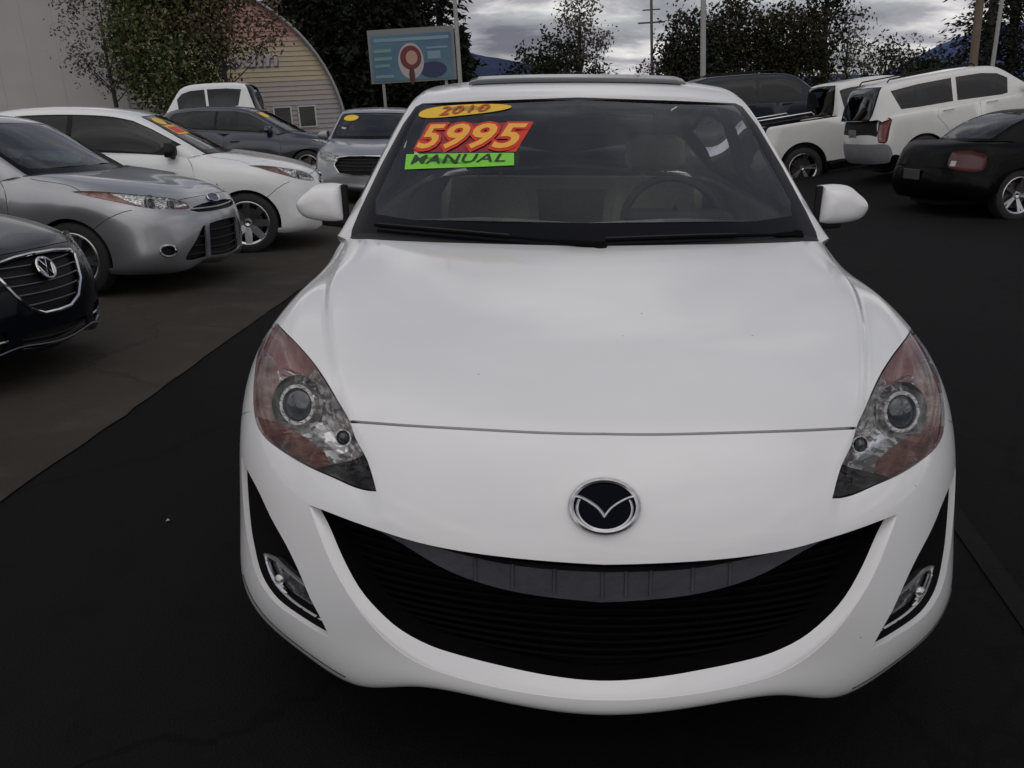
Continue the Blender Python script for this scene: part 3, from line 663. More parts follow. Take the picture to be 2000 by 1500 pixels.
    # ---- cabin
    if spec.get('cabin', True):
        yo = spec.get('cab_y', 0); zo = spec.get('cab_z', 0)
        prof = [(1.27,.60),(1.27,.915),(1.36,.955),(1.60,.975),(1.80,.965),(1.90,.93),(1.90,.80),(1.80,.62)]
        d = MB(); V = []; nn = len(prof); xs = [-.70,-.62,-.3,0,.3,.62,.70]
        for x in xs:
            for (a, b) in prof: V.append((x*ws, a+yo+(.10 if abs(x) > .65 else .035 if abs(x) > .5 else 0), b+zo-(.02 if abs(x) > .65 else 0)))
        d.add(V, [(i*nn+j, i*nn+(j+1)%nn, (i+1)*nn+(j+1)%nn, (i+1)*nn+j) for i in range(len(xs)-1) for j in range(nn)]+[tuple(range(nn)), tuple(range((len(xs)-1)*nn, len(xs)*nn))])
        d.box((.16*ws,1.70+yo,.96+zo), (.54*ws,1.88+yo,1.005+zo), bev=.02)
        d.build('dashboard', M_DASH, root)
        sm = spec.get('seat_mat', M_SEATS)
        for sx in (-.37, .37): seat(root, sx*ws, 2.48+yo, sm)
        MB().box((-.62*ws,3.15+yo,.35),(.62*ws,3.45+yo,1.02+zo),bev=.05).build('rear_bench', sm, root)
        st = MB(); T = Matrix.Translation((.37*ws, 2.05+yo, .93+zo)) @ Matrix.Rotation(R(-28), 4, 'X')
        st.tube([tuple(T @ Vector((.185*math.cos(a), 0, .185*math.sin(a)))) for a in np.linspace(0, 2*math.pi, 33)[:-1]], .016, 8, closed=True)
        st.tube([tuple(T @ Vector((-.18,0,0))), tuple(T @ Vector((0,.03,0))), tuple(T @ Vector((.18,0,0)))], [.018,.05,.018], 8); st.tube([tuple(T @ Vector((0,.03,0))), tuple(T @ Vector((0,0,-.18)))], .02, 8); st.tube([tuple(T @ Vector((0,.02,0))), tuple(T @ Vector((0,-.30,-.05)))], .03, 8)
        st.build('steering_wheel', M_DASH, root)
        rv = MB(); rv.box((-.11,1.98+yo,1.255+zo),(.11,2.0+yo,1.315+zo),bev=.008); rv.tube([(0,2.0+yo,1.30+zo),(0,1.985+yo,1.375+zo)],.01,6); rv.build('rear_view_mirror', M_BLACK, root)
    return P, G, parts, pc, gp
# ------------------------------------------------------------------ the white car in front
M_WHITE = paint('white_paint', (.77,.77,.78), 0, .32, (.55,.50,.42), .10)
def chips(m, dark=(.10,.09,.08)):
    """sparse stone chips and grime specks in the paint"""
    t = m.node_tree; b = t.nodes['Principled BSDF']; src = b.inputs['Base Color'].links[0].from_socket
    tcn = t.nodes.new('ShaderNodeTexCoord'); v = t.nodes.new('ShaderNodeTexVoronoi'); v.inputs['Scale'].default_value = 17; t.links.new(tcn.outputs['Object'], v.inputs['Vector'])
    sp = t.nodes.new('ShaderNodeSeparateColor'); t.links.new(v.outputs['Color'], sp.inputs[0])
    th = t.nodes.new('ShaderNodeMath'); th.operation = 'MULTIPLY'; th.inputs[1].default_value = .045; t.links.new(sp.outputs[0], th.inputs[0])
    sel = t.nodes.new('ShaderNodeMath'); sel.operation = 'GREATER_THAN'; sel.inputs[1].default_value = .72; t.links.new(sp.outputs[1], sel.inputs[0])
    lt = t.nodes.new('ShaderNodeMath'); lt.operation = 'LESS_THAN'; t.links.new(v.outputs['Distance'], lt.inputs[0]); t.links.new(th.outputs[0], lt.inputs[1])
    an = t.nodes.new('ShaderNodeMath'); an.operation = 'MULTIPLY'; t.links.new(lt.outputs[0], an.inputs[0]); t.links.new(sel.outputs[0], an.inputs[1])
    x = t.nodes.new('ShaderNodeMix'); x.data_type = 'RGBA'; x.inputs[7].default_value = (*dark, 1); t.links.new(an.outputs[0], x.inputs[0]); t.links.new(src, x.inputs[6]); t.links.new(x.outputs[2], b.inputs['Base Color'])
chips(M_WHITE)
hero = empty('hatchback_car', 'white hatchback car facing the camera with a price on its windshield', 'car')
HLT = curve([(5.121,7.566),(4.218,7.165),(3.715,6.839),(3.381,6.514),(3.046,6.088),(2.812,5.787),(2.678,5.486),(2.477,5.186),(2.31,4.735),(2.611,4.72),(2.979,4.785),(3.448,4.86),(4.017,4.985),(4.485,5.111),(4.787,5.311),(4.954,5.662),(5.121,6.213),(5.40,6.789),(5.52,7.165),(5.45,7.45)], 3, True, (0,8))
GRL = curve([(3.347,4.184),(3.146,3.908),(2.946,3.507),(2.711,3.106),(2.444,2.781),(2.142,2.48),(1.774,2.28),(1.406,2.20),(.971,2.135),(.603,2.075),(.234,2.03),(0,2.02)], 3, False)+[(-.3,2.02),(-.3,4.01)]+curve([(0,4.01),(.435,4.025),(.971,4.033),(1.339,4.04),(1.741,4.06),(2.209,4.109),(2.778,4.150)], 3, False)
LIP = curve([(3.40,4.176),(3.247,3.833),(3.046,3.407),(2.800,3.01),(2.544,2.605),(2.243,2.20),(1.9,1.90),(1.439,1.74),(1.004,1.68),(.603,1.66),(.234,1.65),(0,1.65)], 3, False)+[(-.3,1.65),(-.3,4.005)]+curve([(0,4.005),(.435,4.02),(.971,4.028),(1.339,4.035),(1.741,4.055),(2.209,4.104),(2.778,4.145),(3.34,4.178)], 3, False)
FOG = curve([(5.70,4.384),(4.921,4.058),(4.452,3.733),(4.017,3.432),(3.749,3.106),(3.548,2.706),(3.381,2.355),(3.28,2.004),(3.481,2.029),(3.95,2.129),(4.452,2.205),(4.887,2.355),(5.155,2.53),(5.389,2.781),(5.60,3.031),(5.75,3.407),(5.79,3.858)], 3, True, (0,7))
FLM = curve([(5.16,2.80),(4.75,2.90),(4.452,2.881),(3.95,2.806),(3.682,2.706),(3.548,2.53),(3.40,2.12),(3.849,2.21),(4.318,2.31),(4.80,2.47)], 3, True, (0,6))
SEAM_F = curve([(2.812,5.762),(2.209,5.83),(1.372,5.90),(.469,5.945),(0,5.962)], 6, False)
SEAM_S = curve([(5.121,7.566),(5.12,8.05),(4.95,8.5),(4.75,9.1),(4.70,9.8),(4.72,10.4),(4.62,10.85)], 6, False)
HOOD = SEAM_F[::-1]+HLT[15:0:-1]+SEAM_S+[(3.3,10.85),(2,10.80),(-1,10.80),(-1,5.96)]
HOOD = [(-1,5.962)]+SEAM_F[::-1]+[(3.0,5.9),(3.6,6.6),(4.3,7.1)]+SEAM_S+[(4.1,10.95),(3.3,10.82),(2,10.80),(-1,10.80)]
BUMP = [(-1,-1),(9,-1),(9,3.0),(7.2,4.6),(6.2,5.15),(5.0,5.5),(4.0,5.8),(3.0,5.6),(2.812,5.762)]+SEAM_F+[(-1,5.962)]
def _ss(t): t = np.clip(t, 0, 1); return t*t*(3-2*t)
def crease(u, v):
    """valley along the hood edge, from the windshield corner down to the inner end of the headlight"""
    uc = np.interp(v, [4.4,5.24,5.75,6.3,7.1,8.1,9.0,10,10.8], [2.15,2.40,2.66,2.87,3.14,3.45,3.80,4.1,4.3]); d = u-uc
    return -.0125*_ss(d/.34)*(1-_ss((d-.30)/1.0))*_ss((v-4.2)/.9)*(1-_ss((v-9.6)/1.1))
spec = dict(disp=crease, fine=2.4, ufine=1.7, hood=HOOD, bumper=BUMP, headlight=HLT, cutouts=[(None, LIP), (None, GRL), (None, FOG)],
    seams=[SEAM_F, SEAM_S, [(6.4,5.05),(6.8,4.85),(7.2,4.6),(8,3.9)]], tmat=glass('light_tint', (.55,.60,.58), 1.5),
    glass=dict(windshield=[(-1,.50),(2.2,.48),(2.9,.54),(3.06,.8),(3.02,1.6),(2.96,2.75),(2.88,2.93),(-1,2.93)], frit=[(-1,-.1),(3.3,-.1),(3.55,.2),(3.56,.6),(3.5,1.5),(3.38,2.4),(3.2,2.92),(3.0,3.02),(-1,3.02)], seams=[[(3.62,3.15),(3.60,4.0),(3.6,5.0),(3.6,6.0),(3.6,7.0)]], sunroof=[(-1,4.15),(1.95,4.15),(2.1,4.3),(2.1,5.6),(1.95,5.8),(-1,5.8)]))
P, G, parts, pc, gp = shell(hero, HB, HG, M_WHITE, spec)
bumper = parts['front_bumper']
# rolled edge of the big opening: quads swept between its outer and inner outline
gi, lo_ = np.array(GRL[:34]), np.array(LIP[:34]); V = []; K = 8
for k in range(K+4):
    t = min(k/K, 1); q = lo_*(1-t)+gi*t; n = P.N(q[:,0], q[:,1]); X = P.S(q[:,0], q[:,1])-n*(.0012+.018*t**1.6)
    if k > K: X = X-n*.024*(k-K)
    X[-1,0] = 0
    V.append(np.concatenate([X*[-1,1,1], X[:-1][::-1]]))
nn = len(V[0]); VA = np.concatenate(V); quad = lambda r0, r1: [((r-r0)*nn+i, (r-r0)*nn+i+1, (r-r0+1)*nn+i+1, (r-r0+1)*nn+i) for r in range(r0, r1) for i in range(nn-1)]
mb = MB(); mb.add(VA[:(K+1)*nn], quad(0, K)); mb.build('grille_lip', M_WHITE, bumper, ang=R(50))
mb = MB(); mb.add(VA[K*nn:], quad(K, K+3)); mb.build('grille_wall', M_VOID, bumper, ang=R(50))
# grille: backing, slats, upper bar
us = np.linspace(0, 3.5, 30); vv = np.linspace(1.9, 4.3, 26)
gr = cut(P, [('in', GRL)], us, vv, default=None)['in']
grille = skin('grille', P, gr, M_VOID, hero, 'C', off=-.085, skirt=0)
M_SLAT = mat('slat_black', (.0026,.0026,.003), .8, spec=.05, noise=(40,.5,(.0035,.0035,.004)))
def span(poly, v):
    uu = np.linspace(0, 3.6, 400); m = inside(poly, np.stack([uu, np.full(400, v)], 1)); return uu[m].max() if m.any() else 0
for v in np.arange(2.2, 4.0, .14):
    um = span(GRL, v)
    if um < .1: continue
    q = np.linspace(-um-.10, um+.10, 41); Xs = P.S(np.abs(q), np.full(41, v))-P.N(np.abs(q), np.full(41, v))*.072; Xs[:,0] *= np.sign(q)
    mb = MB(); mb.tube(Xs, .0045, 6); mb.build('grille_slat', M_SLAT, grille)
BAR = curve([(0,3.80),(.8,3.83),(1.5,3.93),(2.55,4.09),(2.05,3.90),(1.45,3.60),(.8,3.42),(0,3.33)], 4, False)+[(-.3,3.33),(-.3,3.80)]
bp_ = cut(P, [('in', BAR)], np.linspace(0, 2.7, 34), np.linspace(3.2, 4.2, 14), default=None)['in']
M_BAR = mat('grille_bar_plastic', (.070,.070,.084), .4, spec=.3, noise=(14,.6,(.045,.045,.058)), bump=(60,.1))
skin('grille_bar', P, bp_, M_BAR, grille, 'C', off=-.035, skirt=.03)
for q in (-1.22,-.85,-.45,0,.22,.45,.85,1.22):
    c0, c1 = P.S(abs(q), 3.42+.10*abs(q)), P.S(abs(q), 3.80+.05*abs(q)); n = P.N(abs(q), 3.6); sg = 1 if q >= 0 else -1
    mb = MB(); mb.tube([((p-n*.034)*[sg,1,1]) for p in (c0, (c0+c1)/2, c1)], .004, 6); mb.build('grille_rib', M_BAR, grille)
# lamps
AMB = [(3.55,6.55),(4.1,6.4),(4.6,6.25),(5.2,6.05),(6,6.6),(6,8),(5,8),(4.2,7.5),(3.6,7.0)]
DRK = [(2.0,4.5),(3.4,4.6),(3.25,5.0),(3.05,5.25),(2.78,5.32),(2.3,5.4)]
AMB2 = [(3.4,4.6),(4.9,4.9),(5.2,5.4),(4.6,5.45),(4.0,5.35),(3.5,5.2),(3.25,5.0)]
AMB3 = [(4.62,5.3),(5.3,5.3),(5.6,6.7),(5.15,6.75),(4.8,6.25)]
AMB = [(3.6,6.75),(4.1,6.62),(4.6,6.5),(5.0,6.6),(5.15,6.75),(6,6.9),(6,8),(5,8),(4.2,7.5),(3.6,7.0)]
M_AMBD = mat('dark_amber_plastic', (.11,.035,.028), .18, .3, coat=.6, noise=(28,.9,(.26,.12,.09)), bump=(40,.5))
M_AMBT = mat('amber_plastic', (.25,.10,.09), .2, .1, coat=.4, noise=(12,.8,(.36,.19,.17)), bump=(18,.2))
M_DARKREFL = facet('dark_facets', (.008,.008,.009), (.075,.075,.078), 110, .5, .2)
M_SIDEM = mat('side_marker_plastic', (.26,.15,.12), .2, .4, coat=.4, noise=(22,.9,(.52,.42,.38)), bump=(30,.5))
for sd in ('L', 'R'):
    h = lamp(P, HLT, sd, hero, .07, proj=[(4.02,5.80,.037,.058),(3.02,5.44,.015,.045)], split=[('turn_signal', AMB, M_AMBT), ('lamp_bezel', DRK, M_DARKREFL), ('lower_reflector', AMB2, M_AMBD), ('side_marker', AMB3, M_SIDEM)])
    sg = -1 if sd == 'L' else 1
    for dv in (.52, .68, .82):      # chrome fins above the projector
        q = np.array([(a, 5.80+dv+.05*(a-4)) for a in np.linspace(3.62+.25*(dv-.5), 4.55, 8)]); X = (P.S(q[:,0], q[:,1])-P.N(q[:,0], q[:,1])*.035)*[sg,1,1]
        MB().tube(X, .0042, 6).build('lamp_fin', M_CHROME, h)
# fog recesses
fp = cut(P, [('in', FOG)], np.linspace(3.1, 6, 22), np.linspace(1.9, 4.5, 22), default=None)['in']
ol = P.S(*np.array(FOG).T)
fd = dist_to(ol, P.S(*fp[0].T))
fl = cut(P, [('in', FLM)], np.linspace(3.2, 5.4, 18), np.linspace(2.0, 3.0, 14), default=None)['in']
for sd, sg in (('L', -1), ('R', 1)):
    rc = skin('fog_recess', P, fp, M_VOID, bumper, sd, off=-.012-.035*np.clip(fd/.05, 0, 1), skirt=0)
    fo = skin('fog_lamp', P, fl, mat('fog_glass', (.10,.10,.11), .08, .4, coat=1, bump=(60,.4), noise=(50,.6,(.03,.03,.035))), hero, sd, off=-.030, skirt=.01)
    U = np.array(FLM); rim3 = (P.S(U[:,0], U[:,1])-P.N(U[:,0], U[:,1])*.024)*[sg,1,1]
    MB().tube(rim3, .0045, 6, closed=True).build('fog_bezel', mat('fog_bezel_grey', (.42,.42,.43), .3, .8), fo)
    p = P.S(4.55, 2.58)-P.N(4.55, 2.58)*.02; n = P.N(4.55, 2.58)
    T = Matrix.Translation((p[0]*sg, p[1], p[2])) @ Vector((n[0]*sg*.3, n[1], n[2])).to_track_quat('X', 'Z').to_matrix().to_4x4()
    MB().lathe([(-.02,.011),(.0,.0115),(.004,.008),(.006,.001)], 18, T).build('fog_bulb', M_PRING, fo)
    q = np.array(curve([(5.02,2.76),(4.86,2.62),(4.60,2.48),(4.30,2.40)], 5, False)); X = (P.S(q[:,0], q[:,1])-P.N(q[:,0], q[:,1])*.022)*[sg,1,1]
    MB().tube(X, [.003]+[.006]*(len(q)-2)+[.002], 6).build('fog_sliver', M_CHROME, fo)
    # lower lip line of the bumper corner: its shadow drawn as a dark tube
    q = curve([(5.7,1.95),(5.1,1.62),(4.5,1.45),(3.8,1.32),(3.2,1.18)], 5, False); U = np.array(q)
    MB().tube((P.S(U[:,0], U[:,1])+P.N(U[:,0], U[:,1])*.0005)*[sg,1,1], .0022, 6).build('lip_seam_shade', mat('seam_shadow', (.06,.058,.055), .8), bumper)
# badge: oval ring with wings
bp0 = P.S(0., 4.885); bn = P.N(0., 4.885); bn[0] = 0; bn /= np.linalg.norm(bn); bup = np.cross([1,0,0], -bn); bup = -bup if bup[2] < 0 else bup
def bpt(a, b, h): return tuple(bp0+np.array([1,0,0])*a+bup*b+bn*h)
RX, RZ = .0620, .0485
badge = MB()
badge.add([bpt(RX*math.cos(t), RZ*math.sin(t), .006) for t in np.linspace(0, 2*math.pi, 49)[:-1]]+[bpt(RX*math.cos(t), RZ*math.sin(t), -.01) for t in np.linspace(0, 2*math.pi, 49)[:-1]], [tuple(range(48))]+[(i, 48+i, 48+(i+1)%48, (i+1)%48) for i in range(48)])
badge = badge.build('badge', mat('badge_black', (.0025,.0025,.008), .3, spec=.04), hero, smooth=False)
rg = MB(); rg.tube([bpt(RX*.97*math.cos(t), RZ*.97*math.sin(t), .006) for t in np.linspace(0, 2*math.pi, 49)[:-1]], .0055, 8, closed=True)
M_BADGE = mat('badge_chrome', (.50,.50,.52), .18, 1, noise=(60,.6,(.25,.25,.26)))
rg.build('badge_ring', M_BADGE, badge)
wing = [(a*.86, b*.84) for a, b in [(-.066,.022),(-.050,.0185),(-.030,.008),(-.014,-.004),(-.004,-.016),(0,-.022),(.004,-.016),(.014,-.004),(.030,.008),(.050,.0185),(.066,.022)]]
wg = MB(); wg.tube([bpt(a, b, .007) for a, b in curve(wing, 3, False, ())], .0038, 8)
wg.tube([bpt(RX*.80*math.cos(t), RZ*.80*math.sin(t)-.004, .007) for t in np.linspace(math.pi*.86, math.pi*2.14, 31)], .0028, 6)
wg.build('badge_wings', M_BADGE, badge)
# wipers
def on_glass(pts, h): 
    o = []
    for (q, v) in pts:
        p = G.S(abs(q), v)+G.N(abs(q), v)*h; p[0] *= (1 if q >= 0 else -1); o.append(tuple(p))
    return o
for nm, pv, tip in (('wiper', (.18,.12), (-2.75,.30)), ('wiper', (2.75,.16), (.25,.20))):
    ln = [(pv[0]+(tip[0]-pv[0])*t, pv[1]+(tip[1]-pv[1])*t+.05*math.sin(math.pi*t)) for t in np.linspace(0, 1, 12)]
    wpr = MB(); wpr.tube(on_glass(ln, .012), [.011]*2+[.005]*10, 6); w_o = wpr.build(nm, M_VOID, hero)
    MB().tube(on_glass([(a, b+.05) for a, b in ln[4:]], .005), .004, 6).build('wiper_blade', M_RUBBER, w_o)
    c = on_glass([pv], .006)[0]; MB().lathe([(-.03,.016),(.004,.02),(.018,.014),(.021,.001)], 14, Matrix.Translation(c), 'z').build('wiper_pivot', M_VOID, w_o)
# mirrors
for sg in (1, -1): mirror(hero, sg, M_WHITE, .81, .985, 1.72, 1.036, .066)
# raised sunroof visor
V = []; uu = np.linspace(-2.05, 2.05, 25)
for v, h in ((3.80,.004),(3.86,.015),(4.12,.022),(4.14,.006)):
    for q in uu:
        p = G.S(abs(q), v)+G.N(abs(q), v)*h*(1 if abs(q) < 1.95 else .7); p[0] *= (1 if q >= 0 else -1); V.append(tuple(p))
mk('sunroof_deflector', V, [(r*25+i, r*25+i+1, r*25+26+i, r*25+25+i) for r in range(3) for i in range(24)], mat('smoked_plastic', (.06,.06,.06), .15, coat=.6), hero, True)
# ---- price stickers on the windshield (uv corners: left-bottom, right-bottom, right-top, left-top; driver's right half)
def sticker_map(c):
    c = np.array(c, float)
    def f(s_, t, h):
        q = (1-t)*((1-s_)*c[0]+s_*c[1])+t*((1-s_)*c[3]+s_*c[2]); p = G.S(q[0], q[1])+G.N(q[0], q[1])*h
        return (-p[0], p[1], p[2])
    return f
def text_on(name, body, f, m, parent, h, box=(0,0,1,1), shear=.0, off=0., ref=None):
    V, F = text2d(body, shear, off); lo, hi = (V.min(0), V.max(0)) if ref is None else ref
    T = (V-lo)/(hi-lo); T = T*[box[2]-box[0], box[3]-box[1]]+[box[0], box[1]]
    return mk(name, [f(a, b, h) for a, b in T], F, m, parent)
M_YEL = mat('sticker_yellow', (.80,.50,.03), .5, noise=(60,.3,(.72,.42,.03))); M_REDS = mat('sticker_red', (.62,.035,.015), .5, noise=(60,.3,(.5,.03,.015)))
M_LIME = mat('sticker_lime', (.20,.62,.04), .5, noise=(60,.3,(.16,.5,.04))); M_ORG = mat('sticker_orange', (.85,.42,.05), .5, noise=(40,.4,(.80,.34,.04))); M_INK = mat('sticker_ink', (.012,.03,.012), .5, noise=(60,.3,(.02,.04,.02)))
f = sticker_map([(2.862,2.44),(1.079,2.60),(1.10,2.84),(2.937,2.82)])
nn = 40; el = [(.5+.5*math.copysign(abs(math.cos(t))**.8, math.cos(t)), .5+.5*math.copysign(abs(math.sin(t))**.9, math.sin(t))) for t in np.linspace(0, 2*math.pi, nn+1)[:-1]]
st = mk('year_sticker', [f(a, b, .003) for a, b in el], [tuple(range(nn))], M_YEL, hero)
text_on('year_digits', '2010', f, mat('sticker_brown_red', (.42,.07,.01), .5), st, .0045, (.27,.16,.80,.90), .25, .01)
f = sticker_map([(2.686,1.737),(.728,1.712),(.678,2.322),(2.812,2.363)])
V, F = text2d('5995', .3, .0); ref = (V.min(0), V.max(0))
st = text_on('price_sticker', '5995', f, M_REDS, hero, .003, (.06,.08,.94,.94), .3, .075, ref)
# red ground between the digits
rb = [(.03,-.02),(.90,-.02),(.99,1.0),(.12,1.0)]
mk('price_ground', [f(a, b, .0022) for a, b in rb], [(0,1,2,3)], M_REDS, st)
text_on('price_digits', '5995', f, M_ORG, st, .0045, (.06,.10,.94,.92), .3, .022, ref)
f = sticker_map([(2.661,1.37),(.929,1.436),(.954,1.678),(2.762,1.678)])
st = mk('manual_sticker', [f(a, b, .003) for a, b in ((0,0),(.25,0),(.5,0),(.75,0),(1,.04),(1,1),(.75,1),(.5,1),(.25,1),(0,1))], [tuple(range(10))], M_LIME, hero)
text_on('manual_letters', 'MANUAL', f, M_INK, st, .0045, (.06,.30,.93,.92), .3, .012)
tag(mk('litter_scrap', [(-1.393,1.297,.004),(-1.384,1.295,.010),(-1.380,1.304,.006),(-1.389,1.309,.012)], [(0,1,2,3)], mat('scrap_paper', (.35,.35,.33), .8)), 'tiny pale scrap of litter on the asphalt left of the white car', 'litter')
# ------------------------------------------------------------------ the other vehicles
def remap(N, sx=1, ym=None, zm=None, dx=0):
    A = np.array(N, float); A[...,0] *= sx
    if ym: A[...,1] = np.interp(A[...,1], [a for a, b in ym], [b for a, b in ym])
    if zm: A[...,2] = np.interp(A[...,2], [a for a, b in zm], [b for a, b in zm])
    return A
def pose(x, y, a, s=1, slope=None, z=None):
    if slope is None: slope = (zg(x+.3, y)-zg(x-.3, y))/.6
    return Matrix.Translation((x, y, zg(x, y) if z is None else z)) @ Matrix.Rotation(-math.atan(slope), 4, 'Y') @ Matrix.Rotation(R(a), 4, 'Z') @ Matrix.Scale(s, 4)
def front(P, pts, u1=5.5, v1=6.6): return P.inv(pts, (0,2), 0, u1, .3, v1)
def half(P, pts, **k):
    """front-view outline of a centred opening: list runs from the centre line to the centre line"""
    q = front(P, pts, **k); return [(-.3, q[0][1])]+q+[(-.3, q[-1][1])]
def opening(P, root, poly, side, name, back, depth=.05, slats=0, slat_mat=None, rim=None, rim_r=.008, slat_r=.008):
    pu = np.array(poly); lo, hi = np.maximum(pu.min(0), [0,0]), pu.max(0)
    pc_ = cut(P, [('in', poly)], np.linspace(lo[0], hi[0]+.02, 18), np.linspace(lo[1]-.02, hi[1]+.02, 16), default=None).get('in')
    o = skin(name, P, pc_, back, root, side, off=-depth, skirt=0)
    sgs = {'C': (1,), 'R': (1,), 'L': (-1,)}[side]
    for v in np.linspace(lo[1], hi[1], slats+2)[1:-1]:
        uu = np.linspace(lo[0], hi[0], 200); m = inside(poly, np.stack([uu, np.full(200, v)], 1))
        if m.sum() < 4: continue
        a, b = uu[m].min(), uu[m].max()
        q = np.linspace(-b, b, 25) if side == 'C' else np.linspace(a, b, 17)
        X = P.S(np.abs(q), np.full(len(q), v))-P.N(np.abs(q), np.full(len(q), v))*depth*.5; X[:,0] *= np.sign(q) if side == 'C' else sgs[0]
        MB().tube(X, slat_r, 6).build('grille_slat', slat_mat or M_BLACK, o)
    if rim:
        L = np.array([p for p in poly if p[0] >= 0]); X = P.S(L[:,0], L[:,1])+P.N(L[:,0], L[:,1])*.002
        if side == 'C': X = np.concatenate([X, (X*[-1,1,1])[::-1]])
        else: X = X*[sgs[0],1,1]
        MB().tube(X, rim_r, 6, closed=True).build('grille_surround', rim, o)
    return o
def roundel(P, root, u, v, r, name='badge', ring=M_CHROME, face=None, sx=1, marks=None):
    p = P.S(u, v); n = P.N(u, v); n[0] = 0; n /= np.linalg.norm(n); up = np.cross([1,0,0], -n); up = -up if up[2] < 0 else up
    pt = lambda a, b, h: tuple(p+np.array([1,0,0])*a+up*b+n*h)
    T = np.linspace(0, 2*math.pi, 29)[:-1]
    m = MB(); m.add([pt(r*sx*math.cos(t), r*math.sin(t), .012) for t in T]+[pt(r*sx*math.cos(t), r*math.sin(t), -.02) for t in T], [tuple(range(28))]+[(i, 28+i, 28+(i+1)%28, (i+1)%28) for i in range(28)])
    o = m.build(name, face or M_GLOSSBLACK, root, smooth=False)
    rg_ = MB(); rg_.tube([pt(r*sx*math.cos(t), r*math.sin(t), .013) for t in T], r*.12, 6, closed=True)
    for ln in marks or []: rg_.tube([pt(a*r, b*r, .015) for a, b in ln], r*.09, 6)
    rg_.build('badge_ring', ring, o)
SEAM_F2 = curve([(2.6,5.70),(2.0,5.80),(1.3,5.88),(.47,5.94),(0,5.96)], 4, False)
def std_front(hl_inner=(2.6,5.7)):
    hood = [(-1,5.962)]+SEAM_F2[::-1]+[(3.0,5.9),(3.6,6.6),(4.3,7.1)]+SEAM_S+[(4.1,10.95),(3.3,10.82),(2,10.80),(-1,10.80)]
    bump = [(-1,-1),(9,-1),(9,3.0),(7.2,4.6),(6.2,5.15),(5.0,5.5),(4.0,5.8),(3.0,5.6)]+SEAM_F2+[(-1,5.962)]
    return hood, bump
HOOD2, BUMP2 = std_front()
SEAMS2 = [SEAM_F2, SEAM_S, [(4.9,5.45),(5.4,5.4),(6.2,5.15),(7.2,4.6),(8,3.9)]]
ROW = 'cars parked in the row on the left'
def window_sticker(G, root, name, box, m, kind='oval', sg=-1, parent=None, h=.004):
    (u0, v0, u1, v1) = box; n = 24
    if kind == 'oval': pts = [((u0+u1)/2+(u1-u0)/2*math.cos(t), (v0+v1)/2+(v1-v0)/2*math.sin(t)) for t in np.linspace(0, 2*math.pi, n+1)[:-1]]
    else: pts = [(u0, v0), ((u0+u1)/2, v0), (u1, v0), (u1, v1), ((u0+u1)/2, v1), (u0, v1)]
    V = [G.S(abs(a), b)+G.N(abs(a), b)*h for a, b in pts]; V = [(p[0]*sg, p[1], p[2]) for p in V]
    return mk(name, V, [tuple(range(len(V)))], m, parent or root)

# ---- silver hatchback
M_SILVER = paint('silver_paint', (.36,.365,.385), .75, .34, (.3,.3,.3), .15)
car_s = empty('hatchback_car', 'silver hatchback with round fog lamp, between the black sedan and a white hatchback', 'car', ROW, pose(-2.70, 5.80, 84, .90))
NB2 = remap(HB, 1.04, None, [(.18,.17),(.56,.60),(.77,.80),(.98,1.0),(1.1,1.12)]); NG2 = remap(HG, 1.03, None, [(.9,.92),(.98,1.0),(1.48,1.49)])
Pt_ = Patch(NB2)
HL2 = curve([(5.35,8.35),(4.5,7.55),(3.8,6.9),(3.1,6.3),(2.5,5.85),(2.12,5.45),(2.08,5.05),(2.5,4.98),(3.2,5.08),(3.9,5.28),(4.5,5.75),(4.95,6.5),(5.25,7.4)], 3, True, (0,6))
g_up = half(Pt_, [(0,.735),(.2,.732),(.36,.715),(.42,.69),(.34,.668),(.18,.66),(0,.66)])
g_mid = half(Pt_, [(0,.575),(.15,.572),(.25,.565),(.27,.53),(.29,.29),(.25,.275),(.12,.27),(0,.27)])
g_sd = front(Pt_, [(.315,.555),(.35,.55),(.44,.45),(.55,.325),(.56,.29),(.50,.275),(.335,.28),(.325,.42)])
fogc = front(Pt_, [(.685+.052*math.cos(t), .385+.046*math.sin(t)) for t in np.linspace(0, 2*math.pi, 19)[:-1]])
P2, G2, parts2, pc2, gp2 = shell(car_s, NB2, NG2, M_SILVER, dict(fine=1.3, hood=HOOD2, bumper=BUMP2, headlight=HL2, cutouts=[(None, g_up), (None, g_mid), (None, g_sd), (None, fogc)], seams=SEAMS2, sx=1.03, wx=.785))
opening(P2, car_s, g_up, 'C', 'upper_grille', M_BLACK, .03, 1, M_ALLOY)
opening(P2, car_s, g_mid, 'C', 'lower_grille', M_BLACK, .05, 4, M_BLACK)
for sd in 'LR':
    opening(P2, car_s, g_sd, sd, 'side_intake', M_BLACK, .05, 3)
    lamp(P2, HL2, sd, car_s, .05, proj=[(3.6,5.75,.045,.05),(2.75,5.42,.035,.045)], split=[('turn_signal', [(4.3,5.2),(6,6),(6,9),(5,8.6),(4.35,7.4)], mat('amber_tail', (.22,.10,.09), .25, .3, noise=(20,.6,(.42,.32,.30)))), ('lamp_bezel', [(1.9,4.8),(2.9,4.9),(2.8,5.25),(2.0,5.3)], mat('amber_low', (.16,.06,.055), .3, .3, noise=(20,.6,(.32,.22,.22))))])
    fo = opening(P2, car_s, fogc, sd, 'fog_lamp', M_BLACK, .03, 0, rim=M_CHROME, rim_r=.010)
roundel(P2, car_s, 0, 5.62, .045, sx=2.1, face=mat('badge_blue', (.02,.03,.10), .2))
for sg in (1, -1): mirror(car_s, sg, M_SILVER, .82, 1.0, 1.72, 1.03, .075)

